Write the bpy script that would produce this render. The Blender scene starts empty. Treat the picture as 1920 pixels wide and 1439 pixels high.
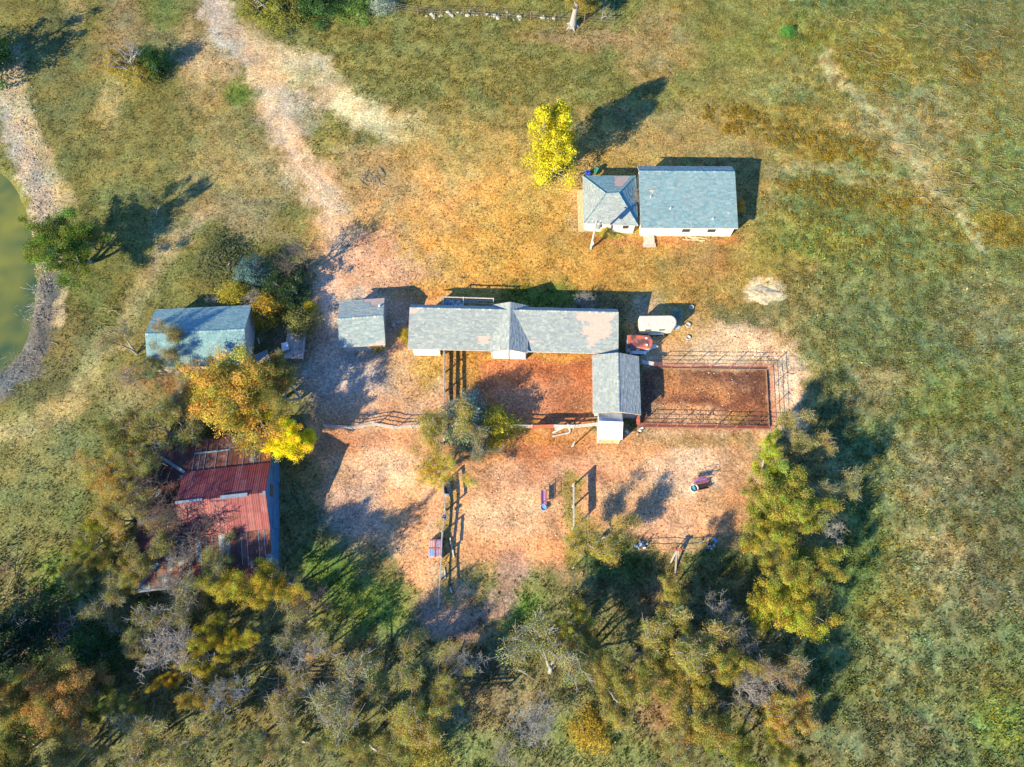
import bpy, math, random
import numpy as np
from mathutils import Vector, Matrix, Quaternion

# ------------------------------------------------------------------ camera, sky, sun, exposure
scene = bpy.context.scene
C = scene.collection
TILT = math.radians(20.0); CAM_H = 85.0; FPX = 1280.6
CAM = np.array([0.0, -CAM_H*math.tan(TILT), CAM_H])
cam_d = bpy.data.cameras.new('camera'); cam = bpy.data.objects.new('camera', cam_d); C.objects.link(cam)
cam.location = CAM; cam.rotation_euler = (TILT, 0, 0)
cam_d.sensor_width = 36.0; cam_d.lens = FPX/1920*36.0; cam_d.clip_end = 8000; cam_d.clip_start = 1.0
scene.camera = cam
SUN_EL = math.radians(27.0); SUN_AZ = math.radians(42.0)          # shadows fall towards azimuth 42 deg (from +X to +Y)
world = bpy.data.worlds.new('World'); scene.world = world; world.use_nodes = True
wn = world.node_tree; bg = wn.nodes['Background']
sky = wn.nodes.new('ShaderNodeTexSky'); sky.sky_type = 'NISHITA'; sky.sun_disc = False
sky.sun_elevation = SUN_EL
sdir = Vector((-math.cos(SUN_AZ)*math.cos(SUN_EL), -math.sin(SUN_AZ)*math.cos(SUN_EL), math.sin(SUN_EL)))   # towards the sun
sky.sun_rotation = math.atan2(sdir.x, sdir.y)
sky.air_density = 1.0; sky.dust_density = 0.0; sky.ozone_density = 8.0
wn.links.new(sky.outputs[0], bg.inputs[0]); bg.inputs[1].default_value = 0.11
sd = bpy.data.lights.new('sun', 'SUN'); sd.energy = 5.0; sd.angle = math.radians(0.5); sd.color = (1.0, 0.74, 0.43)
so = bpy.data.objects.new('sun', sd); C.objects.link(so); so.rotation_euler = (-sdir).to_track_quat('-Z', 'Y').to_euler()
vs = scene.view_settings; vs.view_transform = 'Standard'; vs.look = 'None'; vs.gamma = 1.0; vs.use_curve_mapping = False
vs.exposure = 1.32
scene.render.engine = 'CYCLES'; scene.cycles.max_bounces = 4; scene.cycles.diffuse_bounces = 2; scene.cycles.transmission_bounces = 2; scene.cycles.glossy_bounces = 2; scene.cycles.transparent_max_bounces = 4

R = math.radians
rnd = random.Random(7)
nrng = np.random.default_rng(11)

# ------------------------------------------------------------------ photograph survey: picture point + height -> place on the site
ct, st = math.cos(TILT), math.sin(TILT)
def P(px, py, z=0.0):
    u = (px-960)/FPX; v = (719.5-py)/FPX
    d = Vector((u, st+v*ct, -ct+v*st)); k = (z-CAM_H)/d.z
    return Vector((k*u, CAM[1]+k*d.y, z))
def survey(X, Y):
    dx = X; dy = Y-CAM[1]; dz = -CAM_H
    fw = np.maximum(dy*st-dz*ct, 12.0); up = dy*ct+dz*st
    return np.clip(960+FPX*dx/fw, -900, 2800), np.clip(719.5-FPX*up/fw, -700, 2100)

# ------------------------------------------------------------------ helpers
def link(o, parent=None):
    C.objects.link(o)
    if parent is not None: o.parent = parent
    return o
def tag(o, label, cat, group=None):
    o['label'] = label; o['category'] = cat
    if group: o['group'] = group
    return o
def thing(name, label, cat, loc=(0, 0, 0), group=None, rz=0.0):
    o = bpy.data.objects.new(name, None); o.empty_display_size = 0.3; C.objects.link(o)
    o.location = loc; o.rotation_euler = (0, 0, rz)
    return tag(o, label, cat, group)

class MB:
    def __init__(s): s.v = []; s.f = []; s.c = []
    def face(s, pts, col=None):
        b = len(s.v); s.v.extend([tuple(p) for p in pts]); s.f.append(tuple(range(b, b+len(pts)))); s.c.append(col)
    def hexa(s, bot, top, col=None):      # bot/top: 4 points each, counter-clockwise from above
        b = len(s.v); s.v.extend([tuple(p) for p in bot]+[tuple(p) for p in top])
        for q in ((3, 2, 1, 0), (4, 5, 6, 7), (0, 1, 5, 4), (1, 2, 6, 5), (2, 3, 7, 6), (3, 0, 4, 7)):
            s.f.append(tuple(b+i for i in q)); s.c.append(col)
    def box(s, cx, cy, cz, sx, sy, sz, rz=0.0, col=None):
        c, sn = math.cos(rz), math.sin(rz); pts = []
        for dz in (-.5, .5):
            for dx, dy in ((-.5, -.5), (.5, -.5), (.5, .5), (-.5, .5)):
                x, y = dx*sx, dy*sy; pts.append((cx+x*c-y*sn, cy+x*sn+y*c, cz+dz*sz))
        s.hexa(pts[:4], pts[4:], col)
    def prism(s, poly, z0, z1, col=None):
        b = len(s.v); n = len(poly)
        s.v.extend([(p[0], p[1], z0) for p in poly]+[(p[0], p[1], z1) for p in poly])
        s.f.append(tuple(b+i for i in reversed(range(n)))); s.c.append(col)
        s.f.append(tuple(b+n+i for i in range(n))); s.c.append(col)
        for i in range(n):
            j = (i+1) % n; s.f.append((b+i, b+j, b+n+j, b+n+i)); s.c.append(col)
    def loft(s, rings, cap=True, col=None):
        b = len(s.v); n = len(rings[0])
        for r in rings: s.v.extend([tuple(p) for p in r])
        for k in range(len(rings)-1):
            for i in range(n):
                j = (i+1) % n; s.f.append((b+k*n+i, b+k*n+j, b+(k+1)*n+j, b+(k+1)*n+i)); s.c.append(col)
        if cap:
            s.f.append(tuple(b+i for i in reversed(range(n)))); s.c.append(col)
            s.f.append(tuple(b+(len(rings)-1)*n+i for i in range(n))); s.c.append(col)
    def tube(s, pts, radii, sides=6, col=None):
        rings = []
        for i, p in enumerate(pts):
            p = Vector(p); a = Vector(pts[max(i-1, 0)]); q = Vector(pts[min(i+1, len(pts)-1)])
            d = (q-a).normalized() if (q-a).length > 1e-6 else Vector((0, 0, 1))
            u = d.orthogonal().normalized(); w = d.cross(u); r = radii[i] if hasattr(radii, '__len__') else radii
            rings.append([p+(u*math.cos(t)+w*math.sin(t))*r for t in [2*math.pi*k/sides for k in range(sides)]])
        s.loft(rings, True, col)
    def cyl(s, cx, cy, z0, z1, r, n=16, r1=None, col=None):
        r1 = r if r1 is None else r1
        s.loft([[(cx+math.cos(t)*q, cy+math.sin(t)*q, z) for t in [2*math.pi*k/n for k in range(n)]] for z, q in ((z0, r), (z1, r1))], True, col)
    def build(s, name, mat, parent=None, local=True, smooth=False):
        me = bpy.data.meshes.new(name); v = np.array(s.v, dtype=float)
        if parent is not None and not local:
            inv = parent.matrix_basis.copy(); q = parent.parent
            while q is not None: inv = q.matrix_basis @ inv; q = q.parent
            inv.invert()
            v = np.array([tuple(inv @ Vector(p)) for p in s.v])
        me.from_pydata([tuple(p) for p in v], [], s.f)
        if any(c is not None for c in s.c):
            a = me.color_attributes.new('Col', 'FLOAT_COLOR', 'CORNER'); arr = []
            for f, c in zip(s.f, s.c):
                c = c or (1, 1, 1); arr.extend((c[0], c[1], c[2], 1.0)*len(f))
            a.data.foreach_set('color', arr)
        if smooth: me.shade_smooth()
        me.materials.append(mat); me.update()
        return link(bpy.data.objects.new(name, me), parent)

def fast_mesh(name, V, F, col=None, mat=None, parent=None):
    """V (n,3), F (m,k) with equal k; col per vertex (n,3)"""
    me = bpy.data.meshes.new(name); n = len(V); m, k = F.shape
    me.vertices.add(n); me.vertices.foreach_set('co', np.ascontiguousarray(V, dtype=np.float32).ravel())
    me.loops.add(m*k); me.loops.foreach_set('vertex_index', np.ascontiguousarray(F, dtype=np.int32).ravel())
    me.polygons.add(m); me.polygons.foreach_set('loop_start', np.arange(0, m*k, k, dtype=np.int32))
    me.update(calc_edges=True)
    if col is not None:
        a = me.color_attributes.new('Col', 'FLOAT_COLOR', 'POINT')
        a.data.foreach_set('color', np.concatenate([col, np.ones((n, 1))], 1).astype(np.float32).ravel())
    if mat: me.materials.append(mat)
    if parent is False: return me
    return link(bpy.data.objects.new(name, me), parent)

# shared small pieces: unit box (X long) and unit cylinder (X long)
_cache = {}
def unit(shape, mat):
    k = (shape, mat.name)
    if k not in _cache:
        mb = MB()
        if shape == 'box': mb.box(0, 0, 0, 1, 1, 1)
        else:
            mb.loft([[(x, math.cos(t)*.5, math.sin(t)*.5) for t in [2*math.pi*i/8 for i in range(8)]] for x in (-.5, .5)])
        me = bpy.data.meshes.new(shape+'_piece'); me.from_pydata(mb.v, [], mb.f); me.materials.append(mat); _cache[k] = me
    return _cache[k]
def beam(name, parent, p0, p1, w, h, mat, shape='box', roll=0.0):
    p0, p1 = Vector(p0), Vector(p1); d = p1-p0; L = max(d.length, 1e-4)
    o = bpy.data.objects.new(name, unit(shape, mat)); link(o, parent)
    q = d.to_track_quat('X', 'Z') if abs(d.normalized().z) < .999 else Quaternion((0, 1, 0), -math.pi/2)
    if roll: q = q @ Quaternion((1, 0, 0), roll)
    m = (p0+p1)/2
    if parent is not None: m = m-parent.location
    o.rotation_mode = 'QUATERNION'; o.location = m; o.rotation_quaternion = q; o.scale = (L, w, h)
    return o

# value noise
def vnoise(x, y, seed=0):
    xi = np.floor(x).astype(np.int64); yi = np.floor(y).astype(np.int64); xf = x-xi; yf = y-yi
    def h(a, b):
        n = (a*374761393+b*668265263+seed*1442695041) & 0x7fffffff
        n = ((n ^ (n >> 13))*1274126177) & 0x7fffffff
        return ((n ^ (n >> 16)) & 0xffff)/65535.0
    u = xf*xf*(3-2*xf); v = yf*yf*(3-2*yf)
    return (h(xi, yi)*(1-u)+h(xi+1, yi)*u)*(1-v)+(h(xi, yi+1)*(1-u)+h(xi+1, yi+1)*u)*v
def fbm(x, y, seed=0, o=4):
    s = 0; a = .5; t = 0
    for i in range(o): s = s+a*vnoise(x*2**i, y*2**i, seed+i*17); t += a; a *= .55
    return s/t
def sstep(a, b, x):
    t = np.clip((x-a)/(b-a), 0, 1); return t*t*(3-2*t)

# ------------------------------------------------------------------ materials
def nodes(name):
    m = bpy.data.materials.new(name); m.use_nodes = True; nt = m.node_tree; b = nt.nodes['Principled BSDF']
    return m, nt, b
def N(nt, t, **k):
    n = nt.nodes.new(t)
    for a, v in k.items(): setattr(n, a, v)
    return n
WB = (.97, 1.12, 1.28)
def simple(name, col, rough=.8, metal=0.0, spec=.2, var=.25, scale=3.0, bump=0.0, attr=False, objcol=False, dirt=None):
    m, nt, b = nodes(name)
    tc = N(nt, 'ShaderNodeTexCoord'); nz = N(nt, 'ShaderNodeTexNoise'); nz.inputs['Scale'].default_value = scale; nz.inputs['Detail'].default_value = 6
    geo = N(nt, 'ShaderNodeNewGeometry'); nt.links.new(geo.outputs['Position'], nz.inputs['Vector'])
    mr = N(nt, 'ShaderNodeMapRange'); mr.inputs[1].default_value = .3; mr.inputs[2].default_value = .7; mr.inputs[3].default_value = 1-var; mr.inputs[4].default_value = 1+var
    nt.links.new(nz.outputs[0], mr.inputs[0])
    mx = N(nt, 'ShaderNodeVectorMath', operation='SCALE'); nt.links.new(mr.outputs[0], mx.inputs['Scale'])
    if attr:
        at = N(nt, 'ShaderNodeAttribute', attribute_name='Col'); src = at.outputs['Color']
        if objcol:
            oi = N(nt, 'ShaderNodeObjectInfo'); vm = N(nt, 'ShaderNodeVectorMath', operation='MULTIPLY')
            nt.links.new(src, vm.inputs[0]); nt.links.new(oi.outputs['Color'], vm.inputs[1]); src = vm.outputs[0]
        nt.links.new(src, mx.inputs[0])
    else: mx.inputs[0].default_value = col[:3]
    wb = N(nt, 'ShaderNodeVectorMath', operation='MULTIPLY'); wb.inputs[1].default_value = WB; nt.links.new(mx.outputs[0], wb.inputs[0]); out = wb.outputs[0]
    if dirt:
        n2 = N(nt, 'ShaderNodeTexNoise'); n2.inputs['Scale'].default_value = dirt[1]; n2.inputs['Detail'].default_value = 8; nt.links.new(geo.outputs['Position'], n2.inputs['Vector'])
        r2 = N(nt, 'ShaderNodeMapRange'); r2.inputs[1].default_value = dirt[2]; r2.inputs[2].default_value = dirt[2]+.12; nt.links.new(n2.outputs[0], r2.inputs[0])
        mm = N(nt, 'ShaderNodeMix', data_type='RGBA'); nt.links.new(r2.outputs[0], mm.inputs[0]); nt.links.new(out, mm.inputs[6]); mm.inputs[7].default_value = (*dirt[0], 1); out = mm.outputs[2]
    nt.links.new(out, b.inputs['Base Color'])
    b.inputs['Roughness'].default_value = rough; b.inputs['Metallic'].default_value = metal; b.inputs['Specular IOR Level'].default_value = spec
    if bump:
        bp = N(nt, 'ShaderNodeBump'); bp.inputs['Strength'].default_value = bump; bp.inputs['Distance'].default_value = .05
        nt.links.new(nz.outputs[0], bp.inputs['Height']); nt.links.new(bp.outputs[0], b.inputs['Normal'])
    return m
def leafmat(name):
    m = bpy.data.materials.new(name); m.use_nodes = True; nt = m.node_tree; nt.nodes.remove(nt.nodes['Principled BSDF'])
    out = nt.nodes['Material Output']; at = N(nt, 'ShaderNodeAttribute', attribute_name='Col'); oi = N(nt, 'ShaderNodeObjectInfo')
    vm = N(nt, 'ShaderNodeVectorMath', operation='MULTIPLY'); nt.links.new(at.outputs['Color'], vm.inputs[0]); nt.links.new(oi.outputs['Color'], vm.inputs[1])
    wb = N(nt, 'ShaderNodeVectorMath', operation='MULTIPLY'); wb.inputs[1].default_value = WB; nt.links.new(vm.outputs[0], wb.inputs[0]); vm = wb
    df = N(nt, 'ShaderNodeBsdfDiffuse'); tr = N(nt, 'ShaderNodeBsdfTranslucent'); mx = N(nt, 'ShaderNodeMixShader'); mx.inputs[0].default_value = .35
    nt.links.new(vm.outputs[0], df.inputs[0]); nt.links.new(vm.outputs[0], tr.inputs[0])
    nt.links.new(df.outputs[0], mx.inputs[1]); nt.links.new(tr.outputs[0], mx.inputs[2]); nt.links.new(mx.outputs[0], out.inputs[0])
    return m
M = {}
M['leaf'] = leafmat('leaves')
M['bark'] = simple('grey_bark', (.30, .27, .235), var=.3, scale=6, rough=.95, spec=.05)
M['pale_bark'] = simple('weathered_bark', (.27, .26, .235), var=.25, scale=6, rough=.95, spec=.05)
M['dark_bark'] = simple('dark_bark', (.11, .09, .08), var=.3, scale=6, rough=.95, spec=.05)
M['shingle'] = simple('shingles', None, attr=True, var=.14, scale=9, rough=.9, spec=.15)
M['deck'] = simple('roof_boards', (.50, .36, .29), var=.12, scale=4, rough=.9, spec=.05)
M['cream'] = simple('cream_boards', (.80, .70, .52), var=.12, scale=2.5)
M['white_paint'] = simple('white_paint', (.66, .63, .58), var=.1, scale=3, rough=.6)
M['white_wood'] = simple('whitewashed_wood', (.46, .43, .39), var=.3, scale=4)
M['grey_wood'] = simple('grey_wood', (.42, .38, .33), var=.3, scale=4)
M['tan_wood'] = simple('tan_wood', (.55, .38, .22), var=.25, scale=4)
M['brown_wood'] = simple('brown_wood', (.22, .14, .09), var=.3, scale=4)
M['dark_wood'] = simple('dark_boards', (.12, .09, .07), var=.3, scale=3)
M['red_pipe'] = simple('red_pipe', (.33, .10, .075), var=.2, scale=3, rough=.5, spec=.4)
M['red_wood'] = simple('red_boards', (.42, .12, .08), var=.25, scale=3)
M['red_metal'] = simple('red_sheet', None, attr=True, var=.16, scale=1.6, rough=.48, spec=.35, dirt=((.15, .05, .045), .9, .60))
M['rust_metal'] = simple('rusty_sheet', None, attr=True, var=.3, scale=1.4, rough=.7, spec=.2, dirt=((.30, .33, .34), .7, .64))
M['shade_blue_metal'] = simple('shade_blue_grey_sheet', (.07, .18, .30), var=.15, scale=1.2, rough=.5, spec=.4)  # blue deepened in the colour to stand for the gable's sky-lit shade
M['galv'] = simple('galvanised_sheet', (.55, .57, .58), var=.18, scale=1.2, rough=.45, metal=.3, spec=.5)
M['flash'] = simple('flashing', (.24, .30, .34), var=.2, scale=2, rough=.4, metal=.3, spec=.5)
M['white_metal'] = simple('white_sheet', (.82, .80, .76), var=.06, scale=1.5, rough=.4, spec=.4)
M['trailer_white'] = simple('trailer_white', (.60, .55, .44), var=.06, scale=2, rough=.45, spec=.4, dirt=((.50, .24, .09), 2.0, .60))
M['trailer_red'] = simple('trailer_rust_red', (.46, .13, .075), var=.2, scale=2, rough=.55, spec=.3, dirt=((.13, .075, .085), 1.3, .45))
M['glass'] = simple('dark_glass', (.03, .04, .05), var=.1, rough=.12, spec=.6)
M['black'] = simple('black_rubber', (.03, .03, .033), var=.2, rough=.7)
M['steel'] = simple('dull_steel', (.33, .34, .35), var=.2, rough=.5, metal=.4)
M['blue_plastic'] = simple('blue_plastic', (.03, .10, .55), var=.1, rough=.4, spec=.4)
M['light_blue'] = simple('light_blue_plastic', (.14, .36, .60), var=.1, rough=.4, spec=.4)
M['green_plastic'] = simple('green_plastic', (.01, .14, .10), var=.1, rough=.4, spec=.4)
M['lime'] = simple('lime_plastic', (.12, .55, .10), var=.1, rough=.4)
M['teal'] = simple('teal_plastic', (.10, .35, .38), var=.1, rough=.4)
M['purple'] = simple('faded_purple_panel', (.30, .18, .36), var=.2, rough=.6)
M['pink'] = simple('faded_pink_panel', (.62, .30, .28), var=.2, rough=.6)
M['concrete'] = simple('concrete', (.50, .40, .32), var=.2, scale=2, rough=.95, bump=.2)
M['stone'] = simple('pale_stone', None, attr=True, var=.25, scale=5, rough=.95, spec=.1)
M['wire'] = simple('fence_wire', (.16, .15, .14), var=.1, rough=.5, metal=.6)
M['grass'] = simple('grass_blades', None, attr=True, var=.15, scale=1.2, rough=.95, spec=.05)

# ------------------------------------------------------------------ the ground: what grows or lies where
# layers: (shape, colour, strength, softness, tuft density per m2, tuft height)
OLIVE = (.152, .147, .050); STRAW = (.40, .30, .13); ORG = (.40, .265, .09); GREEN = (.085, .150, .028); FIELD = (.130, .155, .058)
PEACH = (.53, .285, .145); PALE = (.62, .44, .30); RED = (.36, .145, .07); BROWN = (.19, .09, .055); GRAVEL = (.40, .345, .275); WOOD = (.160, .152, .066)
TAN = (.32, .215, .11); GOLD = (.33, .22, .035)
L = []
def blob(x, y, rx, ry, col, a=1.0, soft=.45, ang=0, dens=None, ht=None): L.append(('b', (x, y, rx, ry, R(ang)), col, a, soft, dens, ht))
def poly(pts, col, a=1.0, soft=25., dens=None, ht=None): L.append(('p', pts, col, a, soft, dens, ht))
def line(pts, w, col, a=1.0, soft=.5, dens=None, ht=None): L.append(('l', pts, col, a, (w, soft), dens, ht))
# meadows
poly([(1380, -700), (2800, -700), (2800, 2100), (1560, 2100), (1500, 1439), (1560, 900), (1500, 600), (1420, 430), (1440, 200)], FIELD, 1, 60, 9, .34)
poly([(460, -700), (1420, -700), (1460, 260), (1420, 330), (560, 330)], (.175, .168, .055), .9, 50, 9, .22)
blob(900, 420, 330, 170, ORG, .95, .5, 0, 5, .14); blob(760, 440, 170, 130, (.45, .265, .11), .8, .5, 0, 4, .12)
blob(1020, 470, 240, 110, (.44, .25, .06), .7, .5, 0, 5, .14); blob(1230, 505, 220, 60, (.36, .21, .06), .8, .5, 0, 5, .15); blob(1330, 470, 70, 50, BROWN, .6, .5, 0, 4, .15)
blob(1300, 260, 170, 55, (.30, .22, .10), .7, .5, 10, 7, .18); blob(1240, 400, 220, 110, (.36, .23, .08), .6, .5, 0, 6, .15)
blob(870, 120, 200, 60, (.18, .165, .055), .6, .5, 0, 9, .25); blob(1090, 70, 90, 25, (.36, .24, .15), .5, .5, 0, 8, .25); blob(1230, 80, 70, 60, (.30, .205, .10), .6, .5, -30)
blob(1100, 300, 120, 60, (.34, .24, .09), .5, .5)
blob(840, 260, 120, 60, (.28, .22, .08), .5); blob(770, 230, 60, 30, STRAW, .6); blob(700, 330, 70, 60, (.24, .20, .11), .5)
# right-hand field mottling
for (x, y, rx, ry, c, a) in [(1620, 110, 160, 70, GOLD, .45), (1480, 90, 110, 60, (.17, .19, .05), .7), (1500, 230, 180, 40, (.30, .20, .05), .6), (1560, 290, 130, 30, (.28, .19, .04), .6),
    (1480, 150, 120, 40, (.27, .24, .10), .6), (1700, 230, 120, 60, (.25, .22, .15), .5), (1640, 370, 150, 40, (.25, .19, .05), .6), (1860, 430, 80, 30, GOLD, .7), (1850, 130, 90, 120, (.20, .16, .06), .6),
    (1750, 330, 60, 90, (.33, .25, .11), .6), (1860, 40, 120, 90, (.085, .095, .05), .7), (1500, 480, 110, 70, (.20, .22, .05), .8), (1600, 560, 120, 70, (.19, .19, .08), .7), (1480, 560, 60, 60, (.27, .19, .08), .6), (1540, 640, 60, 70, (.24, .22, .09), .7),
    (1700, 640, 140, 60, (.13, .155, .07), .7), (1850, 600, 90, 90, (.26, .22, .13), .5), (1650, 740, 70, 50, (.30, .23, .12), .7), (1800, 760, 90, 60, (.16, .19, .05), .7), (1760, 900, 130, 80, (.30, .245, .15), .65),
    (1860, 880, 80, 130, (.11, .11, .055), .7), (1700, 1040, 90, 80, (.27, .22, .08), .6), (1790, 1080, 100, 90, (.33, .26, .16), .55), (1680, 1130, 110, 60, (.28, .21, .05), .6), (1880, 1050, 60, 150, (.13, .115, .06), .7),
    (1740, 1230, 130, 80, (.19, .19, .09), .7), (1850, 1320, 90, 90, (.15, .15, .05), .7), (1660, 1390, 140, 60, (.20, .17, .09), .7), (1880, 1360, 50, 50, (.16, .22, .04), .7), (1640, 880, 60, 90, (.15, .17, .05), .5)]:
    blob(x, y, rx, ry, c, a*.7, .6)
# left meadow
poly([(-900, -700), (460, -700), (560, 330), (600, 560), (560, 700), (300, 1000), (120, 1439), (-900, 2100)], OLIVE, 1, 40, 8, .11)
for (x, y, rx, ry, c, a) in [(205, 195, 28, 55, STRAW, .6), (135, 10, 18, 60, STRAW, .6), (225, 40, 40, 70, (.27, .20, .11), .6), (300, 45, 80, 50, (.19, .155, .08), .6), (180, 90, 30, 40, (.28, .2, .08), .5), (300, 20, 40, 25, GREEN, .5), (400, 200, 60, 40, (.33, .24, .11), .7), (395, 100, 60, 50, (.38, .27, .15), .8),
    (440, 175, 26, 22, GREEN, .8), (420, 230, 50, 40, (.28, .22, .08), .6), (330, 270, 90, 60, (.18, .165, .06), .6), (440, 280, 70, 50, (.27, .21, .09), .6), (110, 200, 60, 90, (.12, .12, .05), .6), (90, 80, 60, 60, (.11, .11, .05), .6), (250, 300, 120, 60, (.155, .15, .055), .6), (530, 320, 70, 60, (.30, .22, .11), .6), (400, 330, 60, 40, (.25, .19, .09), .5),
    (430, 385, 90, 26, (.31, .24, .145), .5), (330, 430, 60, 30, (.22, .19, .11), .5), (420, 470, 70, 50, (.14, .14, .045), .7), (480, 430, 50, 30, (.30, .23, .14), .4), (240, 620, 50, 50, (.22, .19, .09), .5),
    (170, 580, 60, 60, (.12, .135, .045), .6), (130, 640, 50, 60, (.15, .12, .055), .6), (300, 770, 80, 50, (.24, .185, .09), .6), (60, 720, 80, 40, (.10, .105, .05), .8), (80, 860, 110, 80, (.19, .185, .075), .8), (60, 960, 100, 80, (.165, .17, .065), .8), (150, 1000, 60, 60, (.14, .155, .05), .7), (330, 715, 70, 22, (.30, .165, .075), .8), (230, 740, 50, 50, (.25, .21, .10), .5)]:
    blob(x, y, rx, ry, c, a, .55)
line([(-60, 830), (60, 800), (130, 755), (180, 690), (215, 630), (260, 560), (300, 500), (340, 455)], 20, (.33, .28, .13), .75, .7, 3, .1)
line([(290, 520), (320, 460), (380, 400)], 12, (.31, .24, .14), .6, .7, 3, .1)
# pond bank
line([(-10, 60), (15, 160), (45, 260), (75, 340), (95, 420), (100, 500)], 30, (.37, .32, .235), .95, .5, 2, .1)
line([(10, 80), (60, 250), (100, 330), (130, 380)], 17, (.38, .30, .15), .7, .6, 2, .1)
line([(60, 430), (85, 480), (92, 520)], 22, (.35, .28, .18), .9, .5, 1, .1)
line([(90, 530), (78, 590), (70, 640), (30, 700), (-20, 730)], 26, (.12, .12, .115), .9, .5, 2, .1)
line([(115, 500), (112, 560), (100, 600)], 9, (.50, .40, .22), .8, .5, 2, .1)
# woodland floor
poly([(120, 1010), (250, 900), (300, 780), (560, 830), (560, 1000), (700, 1080), (860, 1180), (960, 1150), (1080, 1060), (1130, 1000), (1250, 1040), (1400, 1000), (1440, 830), (1560, 840), (1600, 1000), (1560, 1300), (1600, 2100), (-900, 2100), (-900, 1150)], WOOD, .95, 40, 7, .3)
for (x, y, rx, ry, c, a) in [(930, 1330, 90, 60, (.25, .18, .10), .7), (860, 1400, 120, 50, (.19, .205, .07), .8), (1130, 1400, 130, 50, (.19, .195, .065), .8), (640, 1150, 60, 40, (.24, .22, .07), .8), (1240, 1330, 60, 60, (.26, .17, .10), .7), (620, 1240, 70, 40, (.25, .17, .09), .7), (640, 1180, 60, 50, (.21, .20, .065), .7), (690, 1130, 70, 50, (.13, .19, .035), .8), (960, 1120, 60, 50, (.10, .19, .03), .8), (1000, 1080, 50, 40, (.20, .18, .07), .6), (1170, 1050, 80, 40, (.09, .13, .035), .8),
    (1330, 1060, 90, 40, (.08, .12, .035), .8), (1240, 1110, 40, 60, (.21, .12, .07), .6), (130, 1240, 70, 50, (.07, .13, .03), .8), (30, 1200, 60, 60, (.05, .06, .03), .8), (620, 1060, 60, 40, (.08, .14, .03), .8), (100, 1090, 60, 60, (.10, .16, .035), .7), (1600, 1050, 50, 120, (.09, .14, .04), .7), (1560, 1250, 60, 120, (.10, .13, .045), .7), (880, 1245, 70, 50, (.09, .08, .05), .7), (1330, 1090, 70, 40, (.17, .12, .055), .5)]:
    blob(x, y, rx, ry, c, a, .55)
# the drive and the yards
DR = [(360, -60), (395, 10), (440, 80), (490, 140), (525, 185), (535, 240), (560, 300), (600, 360), (630, 420), (645, 480), (635, 540)]
line(DR[:4], 29, (.42, .36, .26), .95, .45, 1, .06); line(DR[:5], 20, GRAVEL, .9, .6, .5, .05)
line(DR[3:], 30, (.45, .325, .195), .85, .6, 1, .08); line(DR[4:], 14, (.57, .41, .25), .9, .6, 1, .08)
for o_ in (-9, 9): line([(x+o_, y) for x, y in DR], 3.2, (.33, .27, .20), .55, .6, .3, .04)
line([(490, 130), (580, 150), (660, 200), (735, 235)], 30, (.45, .36, .19), .85, .7, 1.5, .08); blob(670, 205, 55, 26, (.62, .50, .27), .9, .6, 25, 1, .08)
line([(470, 90), (540, 105), (600, 125)], 20, (.46, .35, .21), .8, .6, 1, .08)
line([(610, 165), (570, 240)], 22, (.36, .31, .235), .4, .7, 1, .06); blob(555, 195, 26, 22, GRAVEL, .4)
blob(500, 215, 20, 14, (.36, .27, .18), .4)
blob(470, 90, 40, 60, (.40, .28, .16), .5, .6, -30)
poly([(590, 500), (640, 440), (740, 450), (800, 520), (780, 560), (840, 570), (840, 900), (620, 900), (590, 800), (580, 640), (590, 560)], (.50, .30, .19), .9, 40, 2.5, .08)
blob(640, 590, 60, 80, (.52, .38, .27), .7, .5, 0, .6, .05); blob(650, 700, 75, 75, (.42, .345, .275), .9, .5, 0, .5, .05); blob(610, 560, 24, 60, (.55, .37, .26), .7)
blob(770, 700, 50, 55, (.47, .26, .11), .6, .5, 0, 4, .12); blob(700, 770, 80, 30, (.47, .27, .15), .7); blob(800, 690, 26, 40, (.42, .25, .05), .6, .5, 0, 6, .15)
blob(720, 520, 80, 30, (.46, .24, .13), .7); blob(780, 555, 70, 16, (.42, .19, .07), .6); blob(900, 540, 120, 16, (.40, .22, .06), .6)
blob(1010, 555, 80, 22, GREEN, .8, .5, 0, 9, .25); blob(1150, 560, 70, 20, (.13, .12, .07), .6)
line([(1540, 110), (1620, 190), (1690, 260), (1750, 330), (1800, 410), (1850, 470)], 12, (.33, .29, .14), .9, .7, 4, .10); line([(1440, 325), (1560, 322), (1700, 335)], 12, (.26, .23, .11), .6, .6, 5, .14)
# pens
poly([(832, 655), (1120, 660), (1118, 797), (832, 797)], RED, .97, 10, .6, .06)
blob(865, 695, 34, 55, (.40, .235, .065), .8, .5, 0, 6, .14); blob(990, 664, 150, 8, (.42, .25, .07), .7); blob(985, 745, 60, 30, (.46, .24, .14), .6); blob(1060, 715, 60, 45, (.30, .105, .05), .6)
blob(1050, 795, 70, 9, (.35, .19, .06), .7, .5, 0, 6, .15)
poly([(1195, 560), (1330, 590), (1430, 610), (1500, 680), (1505, 800), (1450, 830), (1195, 830)], (.52, .34, .20), .9, 25, 1.5, .08)
blob(1390, 640, 90, 34, (.64, .46, .28), .8); blob(1478, 730, 24, 70, (.60, .42, .27), .8); blob(1250, 620, 60, 40, (.46, .27, .12), .7); blob(1285, 590, 50, 40, (.44, .26, .09), .7)
poly([(1200, 690), (1438, 693), (1445, 805), (1196, 802)], (.155, .066, .042), .97, 7, .3, .05)
blob(1320, 722, 66, 18, (.42, .20, .09), .9, .6, 8); blob(1300, 782, 80, 20, (.52, .30, .16), 1, .5, 0); blob(1245, 725, 26, 34, (.40, .19, .085), .8); blob(1385, 780, 25, 12, (.34, .21, .05), .6, .5, 0, 6, .12); blob(1400, 770, 50, 22, (.27, .12, .06), .5)
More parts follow.
